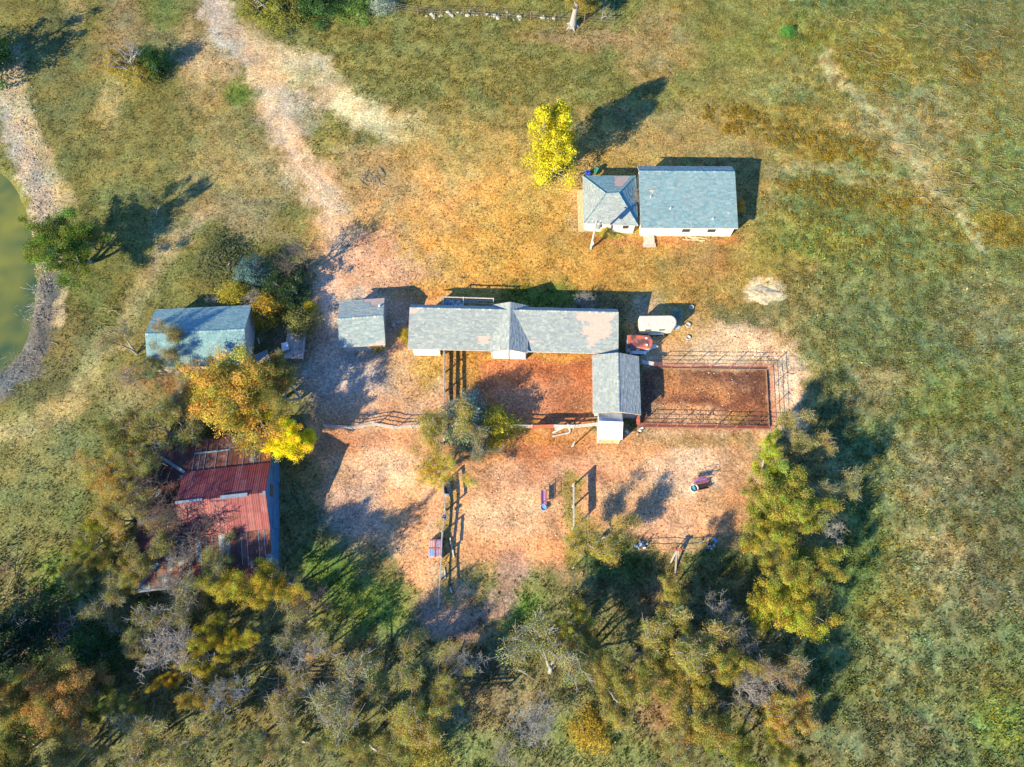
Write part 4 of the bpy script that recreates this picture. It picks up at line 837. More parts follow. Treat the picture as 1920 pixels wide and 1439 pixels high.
# ------------------------------------------------------------------ horse trailers
def trailer(name, label, nose, tail, width, height, roofmat, bodymat, vents):
    a_ = Vector((nose.x-tail.x, nose.y-tail.y, 0)); Lt = a_.length; rz = math.atan2(a_.y, a_.x); mid = (nose+tail)/2
    t = thing(name, label, 'trailer', (mid.x, mid.y, 0), rz=rz); h = Lt/2; w = width/2
    def outline(k, sh=0):
        pts = [(-h+sh, -w*k), (h-w*.85-sh, -w*k)]
        for i in range(1, 9): th = -math.pi/2+math.pi*i/9; pts.append((h-w*.85-sh+math.cos(th)*w*.85*k, math.sin(th)*w*k))
        pts += [(h-w*.85-sh, w*k), (-h+sh, w*k)]; return pts
    z0 = .5
    mb = MB(); mb.loft([[(x, y, z) for x, y in outline(k, s_)] for z, k, s_ in ((z0, 1, 0), (height-.28, 1, 0))]); mb.build('body', bodymat, t)
    mb = MB(); mb.loft([[(x, y, z) for x, y in outline(k, s_)] for z, k, s_ in ((height-.275, 1.012, -.012), (height-.10, 1.0, 0), (height-.02, .95, .04), (height, .86, .09))]); mb.build('roof', roofmat, t, smooth=False)
    for s_ in (-1, 1):
        for x in (-.55, .35):
            mb = MB(); mb.loft([[(x+math.cos(q)*.33, s_*(w+.02)+dy, .33+math.sin(q)*.33) for q in [2*math.pi*i/14 for i in range(14)]] for dy in (-.1, .1)]); wh = mb.build('wheel', M['black'], t)
            mb = MB(); mb.loft([[(x+math.cos(q)*.18, s_*(w+.02+.105)+dy, .33+math.sin(q)*.18) for q in [2*math.pi*i/10 for i in range(10)]] for dy in (-.01, .01)]); mb.build('rim', M['steel'], wh)
        mb = MB(); mb.loft([[(x, s_*(w-.02), z), (x, s_*(w+.30), z), (x, s_*(w+.30), z+.06), (x, s_*(w-.02), z+.06)] for x, z in ((-1.15, .45), (-.9, .78), (.7, .78), (.98, .45))]); mb.build('fender', bodymat, t)
        for x in (-h*.55, h*.2): mb = MB(); mb.box(x, s_*(w+.005), height-.62, .8, .03, .4); mb.build('window', M['glass'], t)
        mb = MB(); mb.box(-.1, s_*(w+.01), 1.15, Lt*.72, .03, .08); mb.build('side_trim', M['steel'], t)
    mb = MB(); mb.box(-h-.02, 0, 1.2, .05, width*.94, 1.25); mb.build('rear_door', bodymat, t)
    mb = MB(); mb.tube([(h-.7, -w*.7, .5), (h+.95, 0, .5)], .06, 6); mb.tube([(h-.7, w*.7, .5), (h+.95, 0, .5)], .06, 6); mb.box(h+.35, 0, .53, .7, .5, .05); mb.build('tongue', M['galv'], t)
    mb = MB(); mb.cyl(h+.75, 0, .0, .9, .05, 8); mb.build('jack', M['steel'], t)
    for k in range(5): x = -h*.8+k*h*.33; mb = MB(); mb.tube([(x, -w*.6, height+.005), (x, w*.6, height+.005)], .018, 4); mb.tube([(x, -w*.98, height-.2), (x, -w*.6, height+.005)], .018, 4); mb.build('roof_rib', bodymat if not vents else M['trailer_red'], t)
    for x, y in vents: mb = MB(); mb.cyl(x, y, height-.06, height+.06, .17, 14, .13); mb.build('roof_vent', M['white_metal'], t)
    return t
trailer('white_horse_trailer', 'white horse trailer with rusty roof streaks at the end of the stable', P(1269, 606, 2.3)*Vector((1, 1, 0)) if False else Vector((*P(1269, 603, 2.3).xy, 0)), Vector((*P(1201, 604, 2.3).xy, 0)), 1.85, 2.3, M['trailer_white'], M['trailer_white'], [])
trailer('rusty_horse_trailer', 'rust red horse trailer with two round roof vents beside the white one', Vector((*P(1225, 641, 2.1).xy, 0)), Vector((*P(1177, 640, 2.1).xy, 0)), 1.9, 2.1, M['trailer_red'], M['white_metal'], [(.8, .48), (.8, -.48)])

# ------------------------------------------------------------------ feeders, troughs, bins
def hayrack(name, label, px, py, rz, bucket=None):
    t = thing(name, label, 'feeder', G(px, py), rz=rz)
    for s_ in (-1, 1):
        for x in (-.85, .85): beam2('leg', t, (x, s_*.34, 0), (x, s_*.34, 1.25), .06, M['red_pipe'])
        for z in (.75, 1.25): beam2('side_rail', t, (-.9, s_*.34, z), (.9, s_*.34, z), .05, M['red_pipe'])
        for i in range(9): x = -.8+.2*i; beam2('rack_bar', t, (x, s_*.34, 1.25), (x, s_*.05, .7), .025, M['red_pipe'])
    for x in (-.88, .88): beam2('end_rail', t, (x, -.34, 1.25), (x, .34, 1.25), .05, M['red_pipe'])
    mb = MB(); mb.loft([[(x, y, z) for y, z in ((-.30, .72), (-.12, .52), (.12, .52), (.30, .72), (.26, .74), (0, .58), (-.26, .74))] for x in (-.85, .85)]); mb.build('trough', M['purple'], t)
    return t
def beam2(name, t, a_, b_, w, mat, h=None):
    a_, b_ = Vector(a_), Vector(b_); d = b_-a_; o = bpy.data.objects.new(name, unit('cyl' if h is None else 'box', mat)); link(o, t)
    q = d.to_track_quat('X', 'Z') if abs(d.normalized().z) < .999 else Quaternion((0, 1, 0), -math.pi/2)
    o.rotation_mode = 'QUATERNION'; o.location = (a_+b_)/2; o.rotation_quaternion = q; o.scale = (d.length, w, h or w); return o
def bucket(name, label, px, py, r, h, mat, inner, lift=0):
    t = thing(name, label, 'bucket', G(px, py, lift)); mb = MB(); n_ = 18
    ring = lambda q, z: [(math.cos(2*math.pi*i/n_)*q, math.sin(2*math.pi*i/n_)*q, z) for i in range(n_)]
    mb.loft([ring(r*.82, 0), ring(r, h), ring(r*.88, h), ring(r*.78, h*.35)]); mb.build('bucket_wall', mat, t)
    mb = MB(); mb.loft([ring(r*.84, h*.68), ring(r*.84, h*.70)]); mb.build('water', inner, t)
    mb = MB(); mb.tube([(r*math.cos(q), .02, h+r*.5*math.sin(q)) for q in np.linspace(0, math.pi, 8)], .012, 4); mb.build('handle', M['steel'], t); return t
hayrack('hay_feeder', 'red hay rack feeder in the middle of the pale yard', 1019, 935, R(90))
bucket('feed_bucket', 'blue bucket at the south end of the middle hay rack', 1019, 953, .38, .4, M['light_blue'], M['light_blue'])
hayrack('hay_feeder', 'red hay rack feeder on its pale patch in the eastern yard', 1311, 903, R(12))
t = thing('feed_tray', 'dark flat feed tray against the eastern hay rack', 'feeder', G(1314, 914), rz=R(12))
mb = MB(); mb.box(0, 0, .35, 1.7, .75, .06); mb.build('tray_floor', M['black'], t)
for s_ in (-1, 1): mb = MB(); mb.box(0, s_*.38, .45, 1.74, .05, .26); mb.build('tray_side', M['red_pipe'], t)
for x in (-.8, .8):
    for s_ in (-1, 1): beam2('leg', t, (x, s_*.34, 0), (x, s_*.34, .35), .06, M['red_pipe'])
bucket('water_bucket', 'white tub with teal water beside the eastern hay rack', 1300, 917, .52, .5, M['white_metal'], M['teal'])
t = thing('water_trough', 'oval blue water trough against the paddock fence', 'trough', G(839, 917), rz=R(90)); n_ = 28
def oval(k, z): 
    out = []
    for i in range(n_): q = 2*math.pi*i/n_; x = math.cos(q)*.42; y = math.sin(q)*.42; out.append(((x+(.42 if x > 0 else -.42))*k, y*k, z))
    return out
mb = MB(); mb.loft([oval(.95, 0), oval(1, .6), oval(.9, .6), oval(.86, .1)]); mb.build('trough_wall', M['light_blue'], t)
mb = MB(); mb.loft([oval(.87, .38), oval(.87, .40)]); mb.build('water', M['glass'], t)
bucket('salt_tub', 'small blue tub hung on the paddock fence', 835, 972, .26, .35, M['blue_plastic'], M['glass'], .9)
t = thing('crate_feeder', 'purple and blue four compartment crate feeder by the paddock fence', 'feeder', G(817, 1030))
mb = MB(); mb.box(0, 0, .4, 1.55, 2.1, .8); mb.build('box', M['pink'], t)
for i, (x, y, m_) in enumerate(((-.38, -.5, 'light_blue'), (.38, -.5, 'purple'), (-.38, .5, 'pink'), (.38, .5, 'purple'))):
    mb = MB(); mb.box(x, y, .83, .66, .9, .06); c_ = mb.build('compartment', M[m_], t)
    for k in range(3): mb = MB(); mb.box(x-.2+.2*k, y, .875, .05, .8, .03); mb.build('slat', M['white_wood'], c_)
mb = MB(); mb.box(0, 0, .86, 1.6, .1, .12); mb.build('divider', M['red_wood'], t); mb = MB(); mb.box(0, 0, .87, .1, 2.14, .12); mb.build('divider', M['red_wood'], t)
def wheelie(name, label, px, py, rz, tip, mat, lift=.0):
    t = thing(name, label, 'bin', G(px, py, lift), rz=rz); t.rotation_euler = (0, tip, rz)
    mb = MB(); mb.loft([[(x*k, y*k, z) for x, y in ((-.3, -.28), (.3, -.28), (.3, .28), (-.3, .28))] for z, k in ((.08, .8), (1.0, 1.05))]); mb.build('tub', mat, t)
    mb = MB(); mb.loft([[(x*k, y*k, z) for x, y in ((-.36, -.31), (.33, -.31), (.33, .31), (-.36, .31))] for z, k in ((1.005, 1), (1.06, 1), (1.1, .8))]); mb.build('lid', mat, t)
    for s_ in (-1, 1): mb = MB(); mb.loft([[(-.27+math.cos(q)*.12, s_*.26+dy, .12+math.sin(q)*.12) for q in [2*math.pi*i/12 for i in range(12)]] for dy in (-.03, .03)]); mb.build('wheel', M['black'], t)
    mb = MB(); mb.tube([(-.38, -.25, .98), (-.38, .25, .98)], .025, 6); mb.build('handle', mat, t); return t
wheelie('waste_bin', 'blue waste bin at the corner behind the hip roofed house', 1101, 331, .3, 0, M['blue_plastic'])
wheelie('waste_bin', 'dark green waste bin tipped over behind the hip roofed house', 1114, 329, R(60), R(62), M['green_plastic'], .25)
# junk by the shingle barn
t = thing('slatted_cart', 'small cart with a slatted metal bed by the shingle barn', 'cart', G(494, 673), rz=R(25))
mb = MB(); mb.box(0, 0, .55, 1.9, 1.5, .08); mb.build('bed', M['dark_wood'], t)
for i in range(7): mb = MB(); mb.box(0, -.66+.22*i, .61, 1.9, .08, .04); mb.build('slat', M['galv'], t)
for s_ in (-1, 1): mb = MB(); mb.loft([[(math.cos(q)*.28, s_*.82+dy, .28+math.sin(q)*.28) for q in [2*math.pi*i/12 for i in range(12)]] for dy in (-.08, .08)]); mb.build('wheel', M['black'], t)
mb = MB(); mb.box(0, -.78, .75, 1.9, .05, .3); mb.build('tail_board', M['white_metal'], t)
t = thing('concrete_slab', 'bare concrete slab at the edge of the driveway by the shingle barn', 'slab', G(553, 643)); mb = MB(); mb.box(0, 0, -.02, 2.4, 4.6, .4, 0); mb.build('slab_top', M['concrete'], t)
mb = MB(); mb.box(1.3, 0, .1, .18, 4.8, .6); mb.build('kerb', M['concrete'], t)
def barrel(name, label, px, py, mat, r=.3, h=.85, lie=None):
    t = thing(name, label, 'barrel', G(px, py)); mb = MB(); n_ = 16; rg = lambda q, z: [(math.cos(2*math.pi*i/n_)*q, math.sin(2*math.pi*i/n_)*q, z) for i in range(n_)]
    mb.loft([rg(r, 0), rg(r, h*.3), rg(r*1.05, h*.33), rg(r, h*.36), rg(r, h*.64), rg(r*1.05, h*.67), rg(r, h*.7), rg(r, h)]); mb.build('drum', mat, t)
    mb = MB(); mb.loft([rg(r*1.04, h), rg(r*1.04, h+.03), rg(r*.9, h+.03), rg(r*.88, h-.03)]); mb.build('rim', mat, t); return t
barrel('barrel', 'lime green drum under the orange tree beside the shingle barn', 522, 684, M['lime'], .34)
barrel('barrel', 'pale teal drum at the southwest corner of the shingle barn', 284, 704, M['teal'], .5, 1.0)
barrel('barrel', 'blue drum behind the bright yellow tree by the red barn', 541, 806, M['light_blue'], .45, 1.0)
t = thing('folding_chair', 'grey folding chair lying among junk by the concrete slab', 'chair', G(523, 662), rz=.6)
mb = MB(); mb.box(0, 0, .42, .5, .5, .04); mb.build('seat', M['steel'], t); mb = MB(); mb.box(-.27, 0, .7, .05, .5, .35); mb.build('backrest', M['steel'], t)
for x in (-.22, .22):
    for y in (-.22, .22): beam2('leg', t, (x, y, 0), (x, y, .42), .035, M['steel'])
t = thing('scrap_table', 'small table with a grey sheet top beside the concrete slab', 'table', G(537, 653), rz=.3)
mb = MB(); mb.box(0, 0, .6, .9, 1.2, .06); mb.build('table_top', M['galv'], t)
for x in (-.38, .38):
    for y in (-.52, .52): beam2('leg', t, (x, y, 0), (x, y, .58), .06, M['brown_wood'])
t = thing('loose_board', 'white board lying in the shade east of the shingle barn', 'board', G(485, 640)); beam('board', t, G(484, 634, .1), G(487, 646, .1), .18, .05, M['white_wood'])
def litter(name, label, px, py, n_, spread, mats, s=.5):
    t = thing(name, label, 'scrap', G(px, py))
    for i in range(n_):
        mb = MB(); k = s*rnd.uniform(.4, 1.1); q = rnd.uniform(0, 3); mb.box(rnd.gauss(0, spread), rnd.gauss(0, spread*.6), .1+rnd.uniform(0, .3), k, k*rnd.uniform(.3, .8), rnd.uniform(.05, .3), q); mb.build('scrap_piece', M[rnd.choice(mats)], t)
litter('scrap_heap', 'bluish white scrap heap at the west end of the yard rail fence', 1203, 1023, 9, .5, ['light_blue', 'white_metal', 'galv'])
litter('scrap_heap', 'white scrap under the trees at the bottom of the picture', 1205, 1303, 8, .45, ['white_metal', 'galv', 'light_blue'])
litter('scrap_heap', 'grey blue scrap north of the yard rail fence', 1328, 1018, 9, .5, ['light_blue', 'galv', 'steel'])
litter('scrap_heap', 'mixed scrap beside the corner of the red pen and metal shed', 1196, 810, 8, .5, ['white_metal', 'galv', 'brown_wood', 'pink'], .45)
litter('scrap_heap', 'rusty junk strewn over the concrete slab', 548, 660, 9, .7, ['red_wood', 'brown_wood', 'pink', 'galv'], .5)
litter('scrap_heap', 'loose rubble between the small shed and the stable', 738, 612, 7, .5, ['galv', 'white_wood', 'concrete'], .4)
for x, y, lb in ((1290, 610, 'nearer the pen fence'), (1290, 634, 'beside the shadow of the white trailer'), (1296, 577, 'inside the trailer shadow tip')):
    mb = MB(); mb.loft([[(math.cos(q)*r_+.02*math.sin(5*q), math.sin(q)*r_, z) for q in [2*math.pi*i/12 for i in range(12)]] for z, r_ in ((0, .32), (.2, .34), (.2, .27), (.08, .24))]); o = mb.build('feed_pan', M['grey_wood']); o.location = G(x, y)
    tag(o, 'pale round feed pan '+{'nearer the pen fence': 'between the trailers and the pen, upper of two in the sun', 'beside the shadow of the white trailer': 'between the trailers and the pen, lower of two in the sun', 'inside the trailer shadow tip': 'inside the tip of the white trailer shadow'}[lb], 'pan', 'feed pans by the trailers')
t = thing('sand_heap', 'low heap of pale sand in the grass northeast of the trailers', 'heap', G(1428, 552)); mb = MB(); rr = []
for k, z in ((1.15, -.08), (.95, .03), (.75, .13), (.5, .22), (.25, .27), (.05, .28)): rr.append([(math.cos(q)*2.5*k*(1+.2*math.sin(3*q+1)+.1*math.sin(7*q)), math.sin(q)*1.4*k*(1+.15*math.cos(4*q)+.1*math.sin(5*q+2)), z+(.05*math.sin(7*q+9*k)+.04*math.sin(4*q-6*k) if k < 1.1 else 0)) for q in [2*math.pi*i/32 for i in range(32)]])
M['sand'] = simple('pale_sand', (.46, .385, .24), var=.3, scale=2.5, rough=1, spec=.05, bump=.4)
mb.loft(rr); mb.build('sand', M['sand'], t, smooth=True)

# clods and droppings on the bare ground
CL = [([(840, 665), (1110, 665), (1110, 790), (840, 790)], 700), ([(1205, 700), (1435, 700), (1440, 800), (1200, 798)], 1500), ([(600, 810), (830, 830), (1100, 815), (1400, 830), (1400, 980), (1250, 1030), (1080, 1000), (960, 1050), (800, 1090), (700, 1000), (600, 940)], 1100), ([(620, 360), (900, 330), (1080, 380), (1080, 540), (700, 545), (640, 470)], 1700), ([(1300, 610), (1430, 620), (1490, 690), (1490, 800), (1450, 690)], 400)]
Vc, Fc, Cc_ = [], [], []
for reg, k in CL:
    X = nrng.uniform(min(p[0] for p in reg), max(p[0] for p in reg), k*3); Y = nrng.uniform(min(p[1] for p in reg), max(p[1] for p in reg), k*3); ok = polydist(X, Y, reg) > 0
    for x, y in list(zip(X[ok], Y[ok]))[:k]:
        p = G(x, y); r_ = rnd.uniform(.04, .13); b0 = len(Vc); dark = rnd.random() < (.95 if reg[0][0] > 1200 else .8); r_ *= 1.1 if reg[0] == (620, 360) else .9; q = rnd.uniform(.6, 1.2); c_ = (.13*q, .075*q, .045*q) if dark else (.42*q, .32*q, .22*q)
        Vc += [(p.x+math.cos(a_)*r_*rnd.uniform(.7, 1.3), p.y+math.sin(a_)*r_*rnd.uniform(.7, 1.3), p.z-.03) for a_ in (0, 1.57, 3.14, 4.71)]+[(p.x, p.y, p.z+r_*rnd.uniform(.4, .9))]; Cc_ += [c_]*5
        Fc += [(b0+i, b0+(i+1) % 4, b0+4) for i in range(4)]
o = fast_mesh('dirt_clods', np.array(Vc), np.array(Fc), np.array(Cc_), M['stone']); o['kind'] = 'stuff'; o['label'] = 'dark clods and pale grit strewn over the trodden ground'; o['category'] = 'dirt'
# stones
def rocks(name, label, pts, rad, n_, smin, smax, cols):
    mb = MB()
    for i in range(n_):
        a_, b_ = rnd.choice(list(zip(pts[:-1], pts[1:]))); f = rnd.random(); x = a_[0]+(b_[0]-a_[0])*f+rnd.gauss(0, rad); y = a_[1]+(b_[1]-a_[1])*f+rnd.gauss(0, rad); p = G(x, y)
        if p.z < -.75: continue
        s = smin+(smax-smin)*rnd.random()**2.5; c = rnd.choice(cols); k = rnd.uniform(.8, 1.15); c = (c[0]*k, c[1]*k, c[2]*k); q = rnd.uniform(0, 6)
        rg = lambda kk, z: [(p.x+math.cos(q+2*math.pi*j/6)*s*kk*rnd.uniform(.75, 1.2), p.y+math.sin(q+2*math.pi*j/6)*s*kk*.8*rnd.uniform(.75, 1.2), p.z+z*s+rnd.uniform(-.1, .1)*s) for j in range(6)]
        mb.loft([rg(1, -.3), rg(.95, .3), rg(.5, .7)], True, c)
    o = mb.build(name, M['stone'], None); o['kind'] = 'stuff'; o['label'] = label; o['category'] = 'stones'
SG = [(.34, .31, .25), (.28, .26, .22), (.40, .36, .28), (.2, .19, .17)]
rocks('shore_stones', 'grey broken stones along the pond bank', [(5, 80), (30, 180), (55, 280), (80, 370), (75, 470), (80, 540)], 13, 1300, .04, .16, SG)
rocks('fence_stones', 'pale stones lying along the top boundary fence', [(790, 30), (870, 26), (960, 30), (1040, 36)], 3, 60, .12, .5, [(.38, .36, .31), (.30, .28, .25)])
rocks('yard_stones', 'small pale stones strewn over the dirt yards', [(620, 700), (720, 880), (950, 950), (1310, 890), (1400, 640), (1300, 760)], 45, 420, .03, .11, [(.62, .52, .42), (.5, .42, .34)])

# ------------------------------------------------------------------ trees
def tubes_np(segs, sides):
    """segs: list of (p0,p1,r0,r1)"""
    s = np.array([(*a, *b, r0, r1) for a, b, r0, r1 in segs]); p0, p1, r0, r1 = s[:, :3], s[:, 3:6], s[:, 6], s[:, 7]
    d = p1-p0; d /= np.maximum(np.linalg.norm(d, axis=1, keepdims=True), 1e-6); ref = np.where(np.abs(d[:, 2:3]) > .9, np.array([[1., 0, 0]]), np.array([[0, 0, 1.]]))
    u = np.cross(d, ref); u /= np.maximum(np.linalg.norm(u, axis=1, keepdims=True), 1e-6); w = np.cross(d, u)
    th = np.arange(sides)*2*np.pi/sides; ring = u[:, None]*np.cos(th)[None, :, None]+w[:, None]*np.sin(th)[None, :, None]
    V = np.concatenate([p0[:, None]+ring*r0[:, None, None], p1[:, None]+ring*r1[:, None, None]], 1); m = len(s); base = (np.arange(m)*2*sides)[:, None]
    i = np.arange(sides); j = (i+1) % sides; F = np.stack([base+i, base+j, base+sides+j, base+sides+i], -1).reshape(-1, 4)
    return V.reshape(-1, 3), F
def skeleton(rg, height, spread, tr, levels, kids, upb=.25, trunk_f=.35, fork=1, wig=.18):
    segs = []; tips = []; mids = []
    def branch(p, d, L_, r, lv):
        n_ = 3 if lv > 0 else 4; q = p; 
        for i in range(n_):
            d = (d+Vector((rg.gauss(0, wig), rg.gauss(0, wig), rg.gauss(0, wig*.6)+upb*.12))).normalized(); e = q+d*L_/n_; rr0 = r*(1-.45*i/n_); rr1 = r*(1-.45*(i+1)/n_)
            segs.append((tuple(q), tuple(e), rr0, rr1, lv)); q = e
            if lv >= 1: mids.append(tuple(q))
            if lv < levels and i >= (1 if lv else 2):
                for k in range(kids if lv else kids+1):
                    if rg.random() < .22: continue
                    az = rg.uniform(0, 2*math.pi); out = Vector((math.cos(az), math.sin(az), rg.uniform(-.1, .7))); nd = (d*rg.uniform(.5, 1.0)+out*rg.uniform(.6, 1.1)*spread).normalized()
                    branch(q, nd, L_*rg.uniform(.45, .72), rr1*rg.uniform(.45, .7), lv+1)
        if lv >= levels: tips.append(tuple(q))
    for f in range(fork):
        az = rg.uniform(0, 6.28); branch(Vector((0, 0, -.1)), Vector((.35*math.cos(az)*(fork > 1), .35*math.sin(az)*(fork > 1), 1)).normalized(), height*(.55 if levels else .8), tr, 0)
    return segs, tips, mids
PROTO = {}
def make_proto(key, seed, leaves=30, size=.16, levels=3, kids=3, spread=1.0, clump=.45, trunk=.22, bark='bark', fork=1, twigs=0, lo=.6, hi=1.25, upb=.25, use_mids=True):
    global nrng
    rg = random.Random(seed); nrng = np.random.default_rng(seed)
    segs, tips, mids = skeleton(rg, 8.0, spread, trunk, levels, kids, upb, fork=fork)
    T = np.array(tips)
    lo_z, hi_z = 0, max(T[:, 2].max(), 1e-3); rad = np.percentile(np.hypot(T[:, 0], T[:, 1]), 92)
    thick = [s[:4] for s in segs if s[4] <= 1]; thin = [s[:4] for s in segs if s[4] > 1]
    if twigs:
        for tp in tips:
            for k in range(twigs):
                az = rg.uniform(0, 6.28); L_ = rg.uniform(.5, 1.3); e = (tp[0]+math.cos(az)*L_*.7, tp[1]+math.sin(az)*L_*.7, tp[2]+rg.uniform(-.1, .9)*L_*.8); thin.append((tp, e, .02, .006))
                e2 = (e[0]+rg.gauss(0, .3), e[1]+rg.gauss(0, .3), e[2]+rg.uniform(0, .4)); thin.append((tuple((np.array(tp)+np.array(e))/2), e2, .014, .005))
    V1, F1 = tubes_np(thick, 7); me_t = fast_mesh('trunk', V1, F1, None, M[bark], False)
    V2, F2 = tubes_np([(a_, b_, max(r0*1.3, .016), max(r1*1.3, .012)) for a_, b_, r0, r1 in thin], 4); me_b = fast_mesh('branches', V2, F2, None, M[bark], False)
    me_c = None
    if leaves:
        src = np.concatenate([T]+([np.array(mids)[::2]] if use_mids else [])); k = len(src)
        keep_ = nrng.uniform(0, 1, k) < .9; src = src[keep_]; k = len(src)
        cl = nrng.uniform(.55, 1.25, k)*clump
        q = nrng.normal(size=(k, leaves, 3)); q /= np.linalg.norm(q, axis=2, keepdims=True); q *= nrng.uniform(.1, 1, (k, leaves, 1))**.6
        q[..., 2] *= .75
        ctr = src[:, None]+q*cl[:, None, None]
        V, F = quads(ctr.reshape(-1, 3), (q+np.array([0, 0, .35])).reshape(-1, 3), np.full(k*leaves, size))
        bri = (nrng.uniform(lo, hi, (k, 1))*nrng.uniform(.75, 1.25, (k, leaves))).reshape(-1)
        hue = np.repeat(nrng.uniform(-.26, .22, (k, 1)), leaves, 1).reshape(-1)+nrng.uniform(-.14, .14, k*leaves)
        cc = np.stack([bri*(1+hue), bri*(1-hue*.6), bri*np.ones_like(bri)], 1); me_c = fast_mesh('crown', V, F, np.repeat(cc, 4, 0), M['leaf'], False)
    PROTO[key] = dict(t=me_t, b=me_b, c=me_c, h=hi_z+.3, r=rad+clump*.5)
def make_cedar(key, seed, leaves=5200, size=.13, cones=((0, 0, 1.0, 1.0),), rad=2.6, h=8.0, rough=.35, bark='bark', clus=60, profile=.75):
    """dense evergreen made of several ragged spires; cones: x, y, height factor, radius factor"""
    global nrng
    rg = random.Random(seed); nrng = np.random.default_rng(seed); C_, N_, B_ = [], [], []
    segs = []
    for cx, cy, hf, rf in cones:
        segs.append(((cx*.3, cy*.3, -.1), (cx, cy, h*hf*.9), .2, .03)); n_ = leaves//len(cones); k = clus
        zz_ = nrng.uniform(.06, 1, k)**.9; az = nrng.uniform(0, 2*np.pi, k); pr = (1-zz_)**profile*np.minimum(1, (zz_+.05)*6)**.5
        rr_ = rad*rf*pr*nrng.uniform(1-rough, 1.15, k); sx_, sy_, sz_ = cx+np.cos(az)*rr_*.72, cy+np.sin(az)*rr_*.72, zz_*h*hf
        per = n_//k
        for i in range(k):
            s = .28+.34*rr_[i]/rad; q = nrng.normal(size=(per, 3))*np.array([s, s, s*.9]); out = np.array([np.cos(az[i]), np.sin(az[i]), .6]); 
            t_ = nrng.uniform(0, 1, per)[:, None]; pts = np.array([sx_[i], sy_[i], sz_[i]])+out*t_*s*1.3+q*(1-.7*t_)
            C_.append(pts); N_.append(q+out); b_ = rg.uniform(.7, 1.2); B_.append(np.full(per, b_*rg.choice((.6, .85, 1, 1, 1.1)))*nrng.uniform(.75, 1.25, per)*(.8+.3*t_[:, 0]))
            segs.append(((cx, cy, max(.2, sz_[i]-.5)), (float(sx_[i]), float(sy_[i]), float(sz_[i])), .05, .02))
    C_ = np.concatenate(C_); N_ = np.concatenate(N_); B_ = np.concatenate(B_); C_[:, 2] = np.maximum(C_[:, 2], .05)
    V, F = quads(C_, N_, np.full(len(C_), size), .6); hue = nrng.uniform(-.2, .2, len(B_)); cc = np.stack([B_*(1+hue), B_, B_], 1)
    V1, F1 = tubes_np(segs, 5)
    PROTO[key] = dict(t=fast_mesh('trunk', V1, F1, None, M[bark], False), b=None, c=fast_mesh('crown', V, F, np.repeat(cc, 4, 0), M['leaf'], False), h=h*max(c[2] for c in cones), r=rad)
make_proto('leafy1', 1, 170, .07, 3, 2, .95, .9, fork=2); make_proto('leafy2', 2, 170, .07, 3, 2, 1.1, .9, fork=2); make_proto('leafy3', 3, 150, .068, 3, 2, .9, .85, fork=3)
make_proto('thin1', 4, 95, .066, 3, 2, 1.0, .85, fork=2, twigs=2); make_proto('thin2', 5, 95, .066, 3, 2, 1.1, .85, fork=3, twigs=2); make_proto('thin3', 6, 65, .062, 3, 2, 1.0, .9, bark='pale_bark', fork=2, twigs=3)
make_proto('bare1', 7, 0, levels=3, kids=2, spread=1.0, bark='pale_bark', fork=2, twigs=4); make_proto('bare2', 8, 0, levels=3, kids=2, spread=.9, bark='bark', fork=3, twigs=4); make_proto('bare3', 9, 0, levels=3, kids=2, spread=1.05, bark='dark_bark', fork=2, twigs=4)
make_proto('dead', 14, 0, levels=2, kids=2, spread=1.2, bark='pale_bark', fork=3, twigs=3, trunk=.3)
make_proto('oak', 10, 160, .068, 3, 2, 1.15, .75, fork=3, lo=.55, hi=1.3)
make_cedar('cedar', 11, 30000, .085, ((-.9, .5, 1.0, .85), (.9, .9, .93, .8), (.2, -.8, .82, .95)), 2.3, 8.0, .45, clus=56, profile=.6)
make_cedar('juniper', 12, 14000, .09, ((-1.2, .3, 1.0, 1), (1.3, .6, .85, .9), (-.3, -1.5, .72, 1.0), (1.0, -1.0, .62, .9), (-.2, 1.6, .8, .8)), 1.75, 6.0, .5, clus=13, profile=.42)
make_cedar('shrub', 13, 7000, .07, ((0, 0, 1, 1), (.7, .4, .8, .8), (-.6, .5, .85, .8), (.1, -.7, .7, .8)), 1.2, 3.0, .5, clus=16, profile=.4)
make_proto('twiggy', 15, 8, .10, 2, 3, 1.2, .5, fork=4, twigs=4, trunk=.08)
make_proto('twiggy_bare', 16, 0, levels=2, kids=3, spread=1.2, fork=4, twigs=5, trunk=.07, bark='pale_bark')
KN = {'cedar': 'cedar_tree', 'juniper': 'juniper_tree', 'shrub': 'shrub', 'twiggy': 'shrub', 'twiggy_bare': 'bare_shrub', 'dead': 'dead_tree'}
